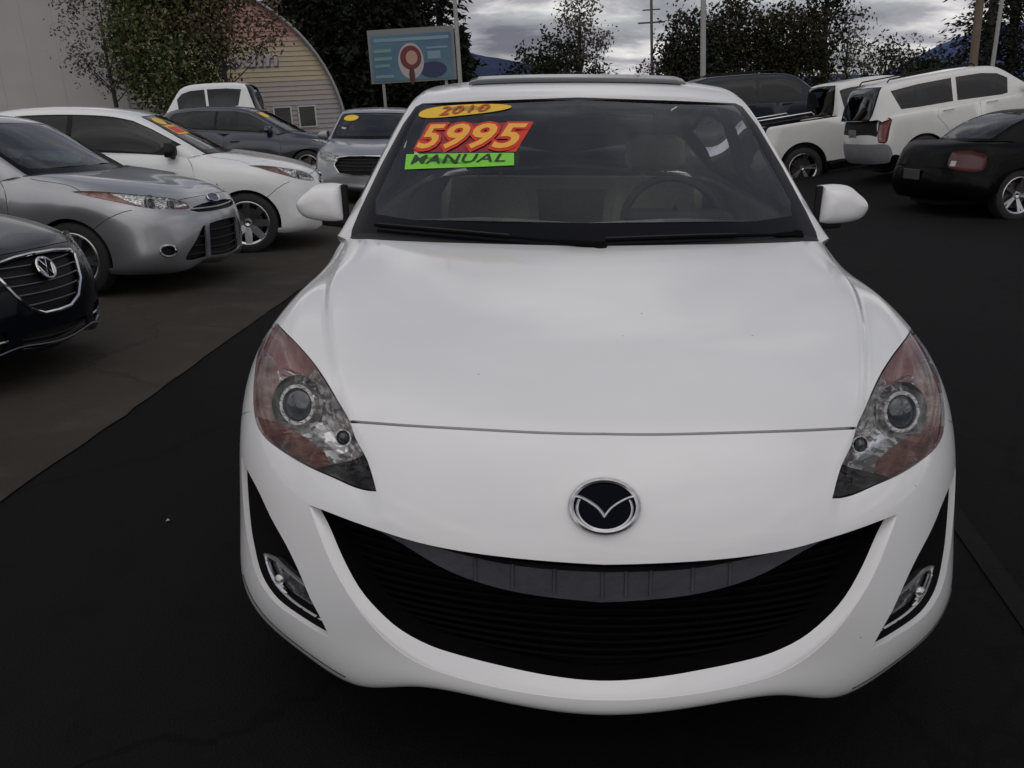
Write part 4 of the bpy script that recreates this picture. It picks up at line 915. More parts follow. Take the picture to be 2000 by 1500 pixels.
# ---- white hatchback with orange stickers
M_WHITE2 = paint('white_paint_cool', (.74,.75,.75), 0, .32, (.5,.5,.46), .12)
car_f = empty('hatchback_car', 'white hatchback with an orange windshield sticker, parked behind the silver hatchback', 'car', ROW, pose(-2.46, 8.33, 103, .94))
YM = [(0,0),(.94,.84),(1.2,1.08),(2.0,1.80),(3.0,2.75),(4.5,4.02)]
NB3 = remap(HB, .985, YM, [(.18,.18),(.56,.58),(.77,.82),(.98,1.03),(1.1,1.12)]); NG3 = remap(HG, .97, YM, [(.9,.95),(.98,1.03),(1.48,1.49)])
Pt_ = Patch(NB3)
HL3 = curve([(5.2,8.3),(4.4,7.5),(3.7,6.8),(3.1,6.2),(2.65,5.7),(2.5,5.3),(2.75,5.1),(3.4,5.2),(4.0,5.45),(4.6,6.0),(5.0,6.9)], 3, True, (0,5))
g_up = half(Pt_, [(0,.745),(.25,.735),(.36,.715),(.33,.685),(.2,.675),(0,.675)])
g_lo = half(Pt_, [(0,.50),(.25,.495),(.44,.47),(.62,.50),(.66,.46),(.58,.36),(.42,.275),(.2,.255),(0,.25)])
P3, G3, parts3, pc3, gp3 = shell(car_f, NB3, NG3, M_WHITE2, dict(fine=1.1, wheels=(.84,3.30,.315,.345), hood=HOOD2, bumper=BUMP2, headlight=HL3, cutouts=[(None, g_up), (None, g_lo)], seams=SEAMS2, sx=.97, wx=.745, cab_y=-.15, cab_z=.03, twin=False, spokes=8,
    door1=[(1.45,.27),(1.36,.45),(1.32,.68),(1.35,.92),(1.40,1.0),(1.85,1.015),(2.32,1.02),(2.33,.6),(2.31,.27)], door2=[(2.345,.27),(2.36,.6),(2.36,1.02),(2.75,1.035),(3.05,1.05),(3.10,.92),(3.0,.74),(2.90,.55),(2.86,.27)]))
opening(P3, car_f, g_up, 'C', 'upper_grille', M_BLACK, .03, 1, M_ALLOY)
opening(P3, car_f, g_lo, 'C', 'lower_grille', M_BLACK, .05, 4)
for sd in 'LR': lamp(P3, HL3, sd, car_f, .05, proj=[(3.5,5.75,.042,.05)], split=[('turn_signal', [(4.1,5.3),(6,6),(6,9),(5,8.6),(4.1,7.3)], MATS['amber_tail'])])
roundel(P3, car_f, 0, 5.62, .042, sx=2.1, face=mat('badge_blue'))
for sg in (1, -1): mirror(car_f, sg, M_BLACK, .80, .97, 1.55, 1.06, .075)
st = window_sticker(G3, car_f, 'year_sticker', (1.5,2.2,2.7,2.75), M_YEL, 'oval')
st = window_sticker(G3, car_f, 'price_sticker', (1.2,1.5,2.65,2.15), M_ORG, 'box')
window_sticker(G3, car_f, 'price_band', (1.4,1.62,2.45,2.02), M_REDS, 'box', parent=st, h=.006)

# ---- black sedan, cut off by the left edge
M_BLUEBLK = paint('blue_black_paint', (.004,.005,.010), .1, .25, (.02,.02,.02), .3, .45)
car_v = empty('sedan_car', 'black sedan with chrome-framed grille and round badge, nearest in the left row', 'car', ROW, pose(-2.60, 2.98, 81, .82))
NB4 = remap(HB, 1.02, None, [(.18,.18),(.56,.60),(.77,.84),(.98,1.0),(1.1,1.1)]); NG4 = remap(HG, 1.0, None, None)
Pt_ = Patch(NB4)
HL4 = curve([(4.9,7.5),(4.2,7.0),(3.5,6.5),(2.8,6.0),(2.3,5.75),(2.15,5.3),(2.4,4.85),(3.1,4.8),(3.9,4.95),(4.6,5.4),(4.95,6.2)], 3, True, (5,))
g_v = half(Pt_, [(0,.800),(.18,.795),(.34,.775),(.36,.74),(.30,.60),(.22,.50),(.12,.455),(0,.45)])
g_l = half(Pt_, [(0,.36),(.2,.36),(.30,.35),(.30,.27),(.18,.25),(0,.25)])
g_i = front(Pt_, [(.40,.40),(.55,.41),(.70,.40),(.72,.33),(.62,.28),(.42,.27),(.39,.33)])
P4, G4, parts4, pc4, gp4 = shell(car_v, NB4, NG4, M_BLUEBLK, dict(fine=1.3, hood=HOOD2, bumper=BUMP2, headlight=HL4, cutouts=[(None, g_v), (None, g_l), (None, g_i)], seams=SEAMS2, sx=1.0, wx=.76))
opening(P4, car_v, g_v, 'C', 'grille', M_BLACK, .035, 5, mat('dull_chrome', (.16,.16,.17), .35, 1), rim=M_CHROME, rim_r=.012, slat_r=.0055)
opening(P4, car_v, g_l, 'C', 'lower_grille', M_BLACK, .04, 2, M_BLACK, rim=None)
for sd in 'LR':
    opening(P4, car_v, g_i, sd, 'side_intake', M_BLACK, .04, 1, M_CHROME, slat_r=.008)
    lamp(P4, HL4, sd, car_v, .06, proj=[(3.4,5.6,.05,.05)])
roundel(P4, car_v, 0, 4.95, .068, face=M_GLOSSBLACK, marks=[[(-.45,.85),(0,.05),(.45,.85)], [(-.9,.3),(-.42,-.8),(0,.02),(.42,-.8),(.9,.3)]])
q = curve([(0,1.25),(.8,1.25),(1.6,1.30),(2.4,1.35),(3.2,1.4)], 4, False); U = np.array(q); X = P4.S(U[:,0], U[:,1]); X = np.concatenate([(X*[-1,1,1])[::-1], X[1:]])
MB().tube(X-np.array([0,.004,0]), .006, 6).build('bumper_strip', mat('dull_chrome'), car_v)
for sg in (1, -1): mirror(car_v, sg, M_BLUEBLK, .81, 1.0, 1.72, 1.03, .075)

# ---- dark blue car and silver car farther along the row
M_NAVY = paint('navy_paint', (.010,.014,.035), .2, .28, (.05,.05,.05), .3)
car_n = empty('hatchback_car', 'dark blue car with a small yellow sticker, behind the grey silver car', 'car', ROW, pose(-4.0, 17.8, 92, 1.0))
Pn, Gn, _, _, _ = shell(car_n, HB, HG, M_NAVY, dict(fine=.8, hood=HOOD2, bumper=BUMP2, headlight=HL3, seams=[SEAM_F2]))
for sd in 'LR': lamp(Pn, HL3, sd, car_n, .05)
window_sticker(Gn, car_n, 'year_sticker', (1.6,2.0,2.75,2.75), M_YEL, 'oval')
for sg in (1, -1): mirror(car_n, sg, M_NAVY)
M_SILV2 = paint('grey_silver_paint', (.30,.305,.33), .6, .36, (.3,.3,.3), .15)
car_g = empty('sedan_car', 'grey silver car with a yellow oval sticker, facing the camera past the row', 'car', ROW, pose(-2.85, 12.3, 4, .97))
Pt_ = Patch(HB)
g_b = half(Pt_, [(0,.74),(.25,.735),(.44,.71),(.48,.60),(.40,.48),(.2,.45),(0,.45)])
Pg, Gg, _, _, _ = shell(car_g, HB, HG, M_SILV2, dict(fine=.9, hood=HOOD2, bumper=BUMP2, headlight=HL4, cutouts=[(None, g_b)], seams=[SEAM_F2]))
opening(Pg, car_g, g_b, 'C', 'grille', M_BLACK, .04, 4, M_BLACK, rim=M_CHROME)
for sd in 'LR': lamp(Pg, HL4, sd, car_g, .05)
window_sticker(Gg, car_g, 'year_sticker', (1.3,2.0,2.6,2.7), M_YEL, 'oval')
for sg in (1, -1): mirror(car_g, sg, M_SILV2)

# ---- right row: black coupe, white wagon, white pickup, dark wagon
ROW2 = 'vehicles backed into the row on the right'
def nose_from_rear(rx, ry, a, L): return rx+L*math.sin(R(a)), ry-L*math.cos(R(a))
M_BLACKP = paint('black_paint', (.0018,.0018,.002), 0, .35, (.02,.02,.02), .3, .10)
YC = [(0,0),(.94,.95),(1.2,1.35),(2.0,2.2),(3.0,3.0),(3.7,3.65),(4.5,4.6)]
NBc = remap(HB, 1.03, YC, [(.18,.18),(.77,.74),(.98,.93),(1.05,1.0)])
NGc = remap(HG, .96, [(1.1,1.25),(2.0,2.15),(2.7,2.7),(3.2,3.0),(3.7,3.3),(4.2,3.95)], [(.9,.86),(1.05,.98),(1.48,1.36)])
cx, cy = nose_from_rear(5.0, 11.35, 104, 4.6)
car_c = empty('coupe_car', 'black coupe with dim red tail lamps, nearest in the right row', 'car', ROW2, pose(cx, cy, 104, 1.04, .02, zg(5, 11.2)+.03))
TLc = curve([(2.2,17.2),(2.8,17.0),(3.6,16.95),(4.4,17.0),(4.9,17.25),(4.95,18.1),(4.4,18.35),(3.4,18.38),(2.6,18.3),(2.2,18.05)], 3)
Pc, Gc, _, _, _ = shell(car_c, NBc, NGc, M_BLACKP, dict(fine=1, hood=HOOD2, bumper=BUMP2, headlight=HL4, taillight=TLc, seams=[SEAM_F2], wheels=(.95,3.63,.32,.345), sx=.97, tmat=glass('smoked_window', (.25,.30,.28), 1.6), wr=.32,
    door1=[(1.80,.27),(1.66,.45),(1.60,.68),(1.66,.86),(1.75,.905),(2.3,.915),(2.9,.92),(2.95,.6),(2.90,.27)], door2=None, glass=dict(side2=[(4.2,5.08),(4.2,6.0),(4.4,6.6),(5.5,6.4),(5.62,5.6),(5.62,5.08)], rear=[(-1,6.75),(2.7,6.7),(2.85,7.0),(2.8,8.7),(2.6,8.85),(-1,8.85)], trim=None)))
M_REDD = mat('dim_red_lens', (.09,.006,.006), .35, coat=.3, noise=(30,.5,(.06,.004,.004)))
for sd in 'LR':
    tl = lamp(Pc, TLc, sd, car_c, .03, name='tail_lamp', split=[('reverse_lamp', [(2.3,17.75),(2.65,17.75),(2.65,18.1),(2.3,18.1)], mat('reverse_white', (.6,.6,.58), .3))], base_mat=M_REDD)
    lamp(Pc, HL4, sd, car_c, .05)
MB().box((-.16,4.555,.50),(.16,4.575,.63),bev=.004).build('number_plate', mat('plate_frame', (.05,.05,.05), .5), car_c)
for sg in (1, -1): mirror(car_c, sg, M_BLACKP, .82, 1.0, 1.9, .96, .07)
# white wagon
ZS = [(.18,.28),(.35,.45),(.56,.72),(.77,.95),(.98,1.14),(1.1,1.2)]
def boxy(N, sx, p=.75):
    A = np.array(N, float); m = .87*sx; x = A[...,0]/.87; A[...,0] = m*np.sign(x)*np.abs(x)**p
    for r in range(9, 17):      # crisp shoulder
        A[r,4,0] = m*.945; A[r,5,0] = m*.99; A[r,6,0] = m*1.0; A[r,4,2] = A[r,3,2]-.006; A[r,5,2] = A[r,4,2]-.045; A[r,6,2] = A[r,5,2]*.75+A[r,7,2]*.25
    return A
NBs = boxy(remap(HB, 1, [(0,0),(4.0,4.15),(4.5,4.55)], ZS), 1.02, .88)
SG = [
 [(0,1.30,1.08),(.25,1.31,1.08),(.50,1.35,1.08),(.68,1.41,1.08),(.74,1.48,1.08),(.79,1.55,1.08),(.82,1.62,1.07)],
 [(0,1.55,1.27),(.25,1.56,1.27),(.48,1.59,1.265),(.66,1.65,1.26),(.72,1.70,1.25),(.78,1.80,1.20),(.82,1.85,1.07)],
 [(0,1.80,1.46),(.24,1.81,1.46),(.47,1.84,1.455),(.64,1.89,1.445),(.70,1.94,1.43),(.77,2.0,1.28),(.82,2.05,1.07)],
 [(0,2.05,1.64),(.23,2.06,1.64),(.46,2.08,1.635),(.62,2.12,1.625),(.68,2.16,1.60),(.76,2.2,1.33),(.82,2.25,1.08)],
 [(0,2.40,1.71),(.22,2.4,1.71),(.45,2.4,1.70),(.61,2.41,1.69),(.68,2.43,1.66),(.765,2.45,1.35),(.825,2.5,1.09)],
 [(0,2.9,1.73),(.22,2.9,1.73),(.45,2.9,1.72),(.61,2.9,1.71),(.685,2.9,1.68),(.77,2.92,1.36),(.83,2.95,1.10)],
 [(0,3.6,1.73),(.22,3.6,1.73),(.45,3.6,1.72),(.61,3.6,1.71),(.685,3.6,1.68),(.77,3.6,1.37),(.83,3.6,1.12)],
 [(0,4.20,1.70),(.22,4.2,1.70),(.45,4.19,1.695),(.61,4.16,1.685),(.68,4.12,1.66),(.765,4.05,1.37),(.825,4.0,1.13)],
 [(0,4.36,1.52),(.22,4.36,1.52),(.46,4.35,1.515),(.63,4.31,1.505),(.70,4.26,1.49),(.765,4.2,1.33),(.82,4.15,1.14)],
 [(0,4.50,1.13),(.24,4.50,1.13),(.48,4.48,1.13),(.66,4.44,1.13),(.73,4.39,1.13),(.78,4.33,1.13),(.82,4.28,1.12)]]
SGL = dict(side1=[(4.3,2.2),(4.25,3.0),(4.25,4.0),(4.25,4.95),(5.55,4.95),(5.6,4.0),(5.6,2.6),(5.5,2.1)], side2=[(4.25,5.08),(4.25,6.0),(4.28,6.95),(5.50,6.75),(5.55,6.0),(5.55,5.08)], rear=[(-1,7.2),(3.05,7.2),(3.25,7.45),(3.25,8.75),(3.05,8.93),(-1,8.93)], trim=None)
def wagon(root, body, hz=1.35, wheels=(.95,3.60,.36,.40)):
    TL = curve([(3.75,16.30),(4.5,16.2),(5.2,16.35),(5.65,17.1),(5.6,18.4),(5.1,18.8),(4.3,18.8),(3.75,18.5)], 3)
    Pw, Gw, _, _, _ = shell(root, NBs, SG, body, dict(fine=.9, hood=HOOD2, bumper=BUMP2, headlight=HL4, taillight=TL, seams=[SEAM_F2], wheels=wheels, wr=.36, wx=.77, sx=1.0, rb=18.9, glass=SGL, hz=hz, cab_z=.13, cab_y=.12,
        door1=[(1.62,.36),(1.50,.6),(1.46,.85),(1.52,1.06),(1.60,1.10),(2.1,1.115),(2.56,1.12),(2.56,.7),(2.54,.36)], door2=[(2.585,.36),(2.60,.7),(2.60,1.12),(3.0,1.125),(3.30,1.13),(3.33,1.0),(3.22,.86),(3.12,.7),(3.08,.36)], mats={'rear_bumper': mat('grey_bumper', (.20,.20,.21), .5, noise=(9,.5,(.14,.14,.15)))}))
    for sd in 'LR':
        lamp(Pw, TL, sd, root, .03, name='tail_lamp', base_mat=M_RED); lamp(Pw, HL4, sd, root, .05)
    for sg in (1, -1):
        mirror(root, sg, M_BLACK, .84, 1.02, 1.75, 1.2, .08)
        rr = MB(); rr.tube([(.60*sg,2.5,1.715),(.60*sg,2.55,1.76),(.60*sg,4.0,1.765),(.60*sg,4.05,1.715)], .014, 6); rr.build('roof_rail', M_BLACK, root)
    lg = MB(); q = Pw.S(np.linspace(0,3.0,9), np.full(9, 17.0)); 
    lp = cut(Pw, [('in', [(-.3,16.3),(3.55,16.35),(3.6,18.3),(-.3,18.3)])], np.linspace(0,3.9,14), np.linspace(16.2,18.4,10), default=None)['in']
    skin('tailgate_panel', Pw, lp, M_BLACK, root, 'C', off=.006, skirt=.006)
    MB().box((-.17,Pw.S(0.,17.9)[1]+.004,.83),(.17,Pw.S(0.,17.9)[1]+.02,.98),bev=.004).build('number_plate', mat('plate_grey', (.20,.21,.21), .5, noise=(60,.6,(.10,.11,.12))), root)
    return Pw, Gw
M_WHITE3 = paint('white_paint_dull', (.66,.66,.65), 0, .38, (.5,.5,.45), .2)
wx_, wy_ = nose_from_rear(5.24, 15.0, 94, 4.25)
car_w = empty('wagon_car', 'white wagon seen from behind with tall red tail lamp and grey bumper', 'car', ROW2, pose(wx_, wy_, 94, .94, .19, zg(5.3, 15.2)+.02+.19*(wx_-5.24)*.97))
wagon(car_w, M_WHITE3)
M_NAVY2 = paint('dark_blue_paint', (.006,.010,.020), 0, .35, (.05,.05,.05), .3, .3)
wx_, wy_ = nose_from_rear(4.3, 23.5, 96, 4.5)
car_d = empty('wagon_car', 'dark blue van-like wagon beyond the white pickup bed', 'car', ROW2, pose(wx_, wy_, 96, 1.22, .07, .45))
wagon(car_d, M_NAVY2)
# white pickup
NBp = boxy(remap(HB, 1, [(0,0),(1.2,1.3),(2.2,2.5),(3.0,3.4),(3.7,4.4),(4.5,5.4)], [(.18,.40),(.35,.55),(.56,.80),(.77,1.02),(.98,1.22),(1.06,1.26)]), 1.08, .85)
PGN = np.array(SG); PGN[...,1] = np.interp(PGN[...,1], [1.3,2.05,3.6,4.2,4.36,4.5], [1.45,2.1,3.25,3.46,3.52,3.58]); PGN[...,2] += .10; PGN[...,0] *= 1.04
px_, py_ = nose_from_rear(4.15, 18.2, 95, 5.3)
pick = empty('pickup_truck', 'white crew cab pickup truck with open bed, between white and dark wagons', 'pickup truck', ROW2, pose(px_, py_, 95, 1.06, .16, -.10+.16*.80*(px_-4.15)))
Pp, Gp, _, _, _ = shell(pick, NBp, PGN, M_WHITE3, dict(fine=.8, hood=HOOD2, bumper=BUMP2, headlight=HL4, seams=[SEAM_F2], wheels=(1.0,4.25,.40,.46), wr=.38, wx=.80, sx=1.05, hz=1.2, glass=SGL, cab_z=.22, cab_y=.25,
    door1=[(1.75,.50),(1.62,.7),(1.58,.95),(1.62,1.14),(1.70,1.19),(2.2,1.20),(2.56,1.20),(2.56,.8),(2.54,.50)], door2=[(2.585,.50),(2.60,.8),(2.60,1.20),(3.0,1.21),(3.40,1.21),(3.42,1.0),(3.42,.86),(3.40,.7),(3.35,.50)]))
bd = MB(); bd.box((-.80,3.62,.62),(.80,5.2,.68)); bd.box((-.80,3.60,.68),(.80,3.66,1.24)); bd.box((-.86,3.62,.68),(-.80,5.2,1.24)); bd.box((.80,3.62,.68),(.86,5.2,1.24)); bd.build('bed_liner', M_BLACK, pick, smooth=False)
for sg in (1, -1):
    rl = MB(); rl.box((.74*sg-.07,3.66,1.262),(.74*sg+.07,5.22,1.295),bev=.01); rl.build('bed_rail_cap', M_BLACK, pick)
    rl = MB(); rl.tube([(.70*sg,3.9,1.30),(.70*sg,3.95,1.36),(.70*sg,5.0,1.36),(.70*sg,5.05,1.30)], .016, 6); rl.build('bed_rail', M_ALLOY, pick)
    mirror(pick, sg, M_BLACK, .90, 1.12, 1.9, 1.32, .10)

# ---- white van by the arched building
van = empty('van', 'white boxy van with dark side windows parked before the arched building', 'van', None, pose(-15.3, 33, -88, 1.04, .04))
VG = np.array(SG); VG[...,2] = np.interp(VG[...,2], [1.08,1.73], [1.12,2.2]); VG[...,1] = np.interp(VG[...,1], [1.3,2.05,4.5], [1.05,1.75,4.5])
shell(van, NBs, VG, M_WHITE2, dict(fine=.7, hood=HOOD2, bumper=BUMP2, headlight=HL4, seams=[SEAM_F2], wheels=(.95,3.60,.36,.40), wr=.36, wx=.77, glass=SGL, hz=1.2, cabin=False))
# ------------------------------------------------------------------ background: building, trees, poles, sign, mountains
TILT = Matrix.Rotation(-.055, 4, 'Y')
rng = np.random.default_rng(7)
def quick(name, V, F, m, parent=None, smooth=False):
    """fast mesh from arrays of quads"""
    me = bpy.data.meshes.new(name); V = np.asarray(V, np.float32); F = np.asarray(F, np.int32); k = F.shape[1]
    me.vertices.add(len(V)); me.vertices.foreach_set('co', V.ravel()); me.loops.add(F.size); me.loops.foreach_set('vertex_index', F.ravel())
    me.polygons.add(len(F)); me.polygons.foreach_set('loop_start', np.arange(0, F.size, k, dtype=np.int32)); me.polygons.foreach_set('loop_total', np.full(len(F), k, np.int32))
    me.update(calc_edges=True); me.validate()
    return link(name, me, m, parent)
def leaves(C, size, rng, aspect=.6):
    """leaf quads at centres C"""
    n = len(C); a = rng.normal(size=(n,3)); a /= np.linalg.norm(a,axis=1)[:,None]; b = rng.normal(size=(n,3)); b -= a*(a*b).sum(1)[:,None]; b /= np.linalg.norm(b,axis=1)[:,None]
    s_ = size*rng.uniform(.6,1.4,(n,1)); a = a*s_; b = b*s_*aspect
    V = np.stack([C-a, C+b*.9-a*.1, C+a, C-b*.9+a*.1], 1).reshape(-1,3); return V, np.arange(4*n).reshape(n,4)
def foliage(name, c1, c2):
    if name in MATS: return MATS[name]
    m = mat(name, c1, .7, spec=.2); t = m.node_tree; b = t.nodes['Principled BSDF']
    g = t.nodes.new('ShaderNodeNewGeometry'); r = t.nodes.new('ShaderNodeValToRGB'); t.links.new(g.outputs['Random Per Island'], r.inputs[0])
    r.color_ramp.elements[0].color = (*[k*.7 for k in c1], 1); r.color_ramp.elements[1].color = (*[k*1.15 for k in c2], 1)
    x = r.color_ramp.elements.new(.6); x.color = (*[(i+j)/2 for i, j in zip(c1, c2)], 1); t.links.new(r.outputs[0], b.inputs['Base Color'])
    return m
M_BARK = mat('bark', (.05,.042,.035), .9, noise=(6,.6,(.03,.026,.022)), bump=(14,.6))
def tree(name, label, cat, x, y, h, blobs, n, size, m, group=None, trunk=.16, z=None, clump=.45, extra=None, per=26):
    """blobs: (dx, dy, dz, rx, ry, rz) of the crown; leaves sit in clumps so that gaps stay open"""
    z = zg(x, y) if z is None else z
    root = empty(name, label, cat, group, Matrix.Translation((x, y, z)) @ TILT)
    tr = MB(); pts = [(0,0,-.3),(.03*h*.1,0,h*.25),(-.05,.03,h*.5),(.05,0,h*.82)]; tr.tube(pts, [trunk*1.25,trunk,trunk*.7,trunk*.2], 9)
    vol = np.array([b[3]*b[4]*b[5] for b in blobs]); vol = vol/vol.sum(); CC = []
    for b, w_ in zip(blobs, vol):
        k = max(3, int(n*w_/per)); d = rng.normal(size=(k,3)); d /= np.linalg.norm(d,axis=1)[:,None]; d *= rng.uniform(.35,1.0,(k,1))**.5
        c = np.array(b[:3])+d*np.array(b[3:]); CC.append(c)
        for q in c[::max(1, k//6)]:
            s_ = np.array([0,0,min(max(q[2]*.55, h*.15), h*.7)]); tr.tube([s_, s_*.4+q*.6-np.array([0,0,.1*h*.3]), q], [trunk*.35,trunk*.18,trunk*.05], 5)
    tr.build('trunk', M_BARK, root)
    CC = np.concatenate(CC); C = np.repeat(CC, per, 0)+rng.normal(size=(len(CC)*per,3))*clump*np.array([1,1,.75])
    V, F = leaves(C, size, rng); quick('crown', V, F, m, root)
    if extra:
        m2, frac = extra; k = int(len(CC)*frac); sel = CC[rng.permutation(len(CC))[:k]]
        C = np.repeat(sel, per, 0)+rng.normal(size=(k*per,3))*clump*1.3; V, F = leaves(C, size*.9, rng); quick('crown', V, F, m2, root)
    return root
def conifer(label, x, y, h, r, m, group, n=42, z=None, name='conifer_tree', ls=1., k=3):
    z = zg(x, y) if z is None else z
    root = empty(name, label, 'tree', group, Matrix.Translation((x, y, z)) @ TILT)
    MB().tube([(0,0,-.3),(0,0,h*.5),(0,0,h)], [.03*h*.5,.02*h*.5,.02], 8).build('trunk', M_BARK, root)
    C = []; D = []
    for i in range(n):
        t = (i+.5)/n; zz_ = h*(.06+.93*t); rr = r*(1-t)**.8*(.75+.5*rng.random())+.15; k = max(4, int(13*(1-t)+4))
        for a in rng.uniform(0, 2*math.pi, k):
            ln = rr*rng.uniform(.6,1.15)
            for s_ in np.linspace(.12, 1, max(3, int(ln*3.2))):
                C.append((ln*s_*math.cos(a), ln*s_*math.sin(a), zz_-.32*ln*s_**1.5)); D.append((math.cos(a), math.sin(a), -.35))
    C = np.array(C); D = np.array(D); C = np.repeat(C, k, 0)+rng.normal(size=(len(C)*k,3))*.13; D = np.repeat(D, k, 0)+rng.normal(size=C.shape)*.45
    D /= np.linalg.norm(D,axis=1)[:,None]; B = np.cross(D, rng.normal(size=C.shape)); B /= np.linalg.norm(B,axis=1)[:,None]
    s1 = ls*rng.uniform(.22,.42,(len(C),1)); V = np.stack([C-D*s1*.5, C+B*s1*.28, C+D*s1, C-B*s1*.28], 1).reshape(-1,3)
    quick('crown', V, np.arange(len(V)).reshape(-1,4), m, root)
    return root
def pole(name, label, x, y, h, r, m, z=0, arms=(), lean=None, cat='pole'):
    root = empty(name, label, cat, None, Matrix.Translation((x, y, z)) @ (TILT if lean is None else Matrix.Rotation(lean, 4, 'Y')))
    MB().tube([(0,0,-.5),(0,0,h*.5),(0,0,h)], [r*1.15,r,r*.85], 12).build('shaft', m, root)
    for (zz_, ln, rr) in arms: MB().box((-ln/2,-rr,zz_-rr),(ln/2,rr,zz_+rr)).build('crossarm', m, root, smooth=False)
    return root

# ---- arched building
bx, by, br = -17.9, 45., 7.75
bld = empty('arched_building', 'arched metal building with striped siding in pink, tan and grey', 'building', None, Matrix.Translation((bx, by, -.2)) @ TILT @ Matrix.Rotation(R(22), 4, 'Z'))
bands = [(0,1.9,(.36,.33,.335)),(1.9,2.7,(.41,.36,.33)),(2.7,4.5,(.48,.41,.29)),(4.5,4.9,(.47,.34,.27)),(4.9,7.75,(.44,.24,.225))]
bm_ = [mat('siding_%s' % n, c, .75, noise=(2.5,.35,tuple(k*.75 for k in c))) for n, (a, b, c) in zip(('grey','mauve','tan','buff','pink'), bands)]
rows = np.arange(0, br-.1, .24)
for z0 in rows:
    z1 = min(z0+.24, br-.02); hw = math.sqrt(max(br**2-z1**2, .04)); hw0 = math.sqrt(br**2-z0**2)
    k = [i for i, b in enumerate(bands) if b[0] <= z0+.05 < b[1]]; k = k[0] if k else 4
    V = [(-hw0,-.05,z0),(hw0,-.05,z0),(hw,-.01,z1),(-hw,-.01,z1),(-hw0,.05,z0),(hw0,.05,z0),(hw,.05,z1),(-hw,.05,z1)]
    mk('siding_board', V, [(0,1,2,3),(5,4,7,6),(1,0,4,5),(3,2,6,7),(0,3,7,4),(2,1,5,6)], bm_[k], bld)
A = np.linspace(0, math.pi, 40); V = []
for yy, rr in ((-.25, br+.02), (18, br+.02), (18, br-.12), (-.25, br-.12)):
    for a in A: V.append((rr*math.cos(a), yy, rr*math.sin(a)))
mk('arched_roof', V, [(j*40+i, j*40+i+1, (j+1)%4*40+i+1, (j+1)%4*40+i) for j in range(4) for i in range(39)], mat('galvanised_roof', (.33,.33,.34), .55, .3, noise=(1.5,.4,(.26,.25,.25))), bld, True)
for a0 in (4.0, 5.25):
    fr = MB(); fr.box((a0,-.09,.55),(a0+.95,-.04,1.65)); w0 = fr.build('window', mat('window_frame_white', (.55,.55,.53), .6), bld, smooth=False)
    MB().box((a0+.08,-.10,.62),(a0+.87,-.095,1.58)).build('pane', mat('dark_pane', (.012,.013,.015), .1), w0, smooth=False)
MB().box((3.1,-.09,1.5),(3.45,-.04,2.3)).build('vent', M_BLACK, bld, smooth=False)
V, F = text2d('odin', .12, .02); V = V-V.min(0); s_ = 2.55/V[:,0].max()
lt = mk('lettering', [(2.0+a*s_, -.09, 3.62+b*s_*.75) for a, b in V], F, mat('sign_lilac', (.42,.38,.42), .6), bld)
mk('lettering_shadow', [(2.05+a*s_, -.075, 3.55+b*s_*.75) for a, b in V], F, mat('sign_purple', (.10,.07,.12), .6), lt)
# pale metal hall at the far left
hall = empty('metal_hall', 'pale grey metal hall wall at the left edge behind the tree', 'building', None, Matrix.Translation((-26.5, 39, -.1)) @ TILT)
M_HALL = mat('pale_grey_metal', (.42,.395,.385), .7, noise=(.8,.5,(.35,.33,.325)), bump=(3,.1))
for i in range(12):
    MB().box((-8+i*1.35,0,0),(-8+(i+1)*1.35-.004,.3,7.2),bev=.003).build('wall_panel', M_HALL, hall)
MB().box((-8.3,-.7,7.22),(7.2,.5,7.5)).build('eave', mat('dark_eave', (.06,.055,.05), .8), hall, smooth=False)
MB().box((-8.3,-.12,0),(8.3,-.01,.9)).build('plinth', mat('hall_plinth', (.13,.12,.115), .85, noise=(3,.5,(.09,.085,.08))), hall, smooth=False)

# ---- trees on the left
M_LGREEN = foliage('leaf_green', (.036,.060,.016), (.125,.145,.055)); M_LBROWN = foliage('leaf_russet', (.06,.046,.026), (.15,.115,.07)); M_LDARK = foliage('leaf_dark', (.012,.018,.010), (.028,.034,.018))
tree('broadleaf_tree', 'green and russet leafy tree in front of the arched building', 'tree', -14.8, 36.6, 8.4, [(-.25,0,4.2,2.5,1.9,3.0),(.25,0,7.3,2.8,1.9,2.1)], 17000, .095, M_LGREEN, None, .18, clump=.36, extra=(M_LBROWN, .12))
tree('broadleaf_tree', 'thin russet shrub tree at the right of the green tree, before the striped siding', 'tree', -12.8, 36, 6.6, [(.7,0,4.7,2.0,1.1,1.5),(-.7,0,5.4,1.5,1.1,1.6)], 3400, .085, M_LBROWN, None, .09, clump=.30)
tree('broadleaf_tree', 'bare greyish twiggy tree at the left of the green tree', 'tree', -17.9, 36.9, 6.8, [(0,0,4.6,1.75,1.2,2.6)], 2600, .07, foliage('twig_grey', (.075,.068,.06), (.12,.11,.10)), None, .09, clump=.33)
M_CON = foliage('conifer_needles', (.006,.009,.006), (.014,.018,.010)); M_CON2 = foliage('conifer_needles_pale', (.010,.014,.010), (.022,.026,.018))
GC = 'dark conifers behind the billboard'
for i, (px_x, yy, hh) in enumerate([(-19.5,72,24),(-17.0,66,22),(-14.6,70,25),(-12.4,64,20),(-10.6,69,23),(-8.9,64,21),(-7.9,71,22),(-16,60,17),(-13.4,59,15),(-10.9,58.5,16),(-9.0,59,13)]):
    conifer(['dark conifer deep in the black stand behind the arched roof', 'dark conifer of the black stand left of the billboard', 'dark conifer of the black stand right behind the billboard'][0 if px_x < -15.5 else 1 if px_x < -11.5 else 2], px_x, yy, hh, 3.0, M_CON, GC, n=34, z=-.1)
hd = []
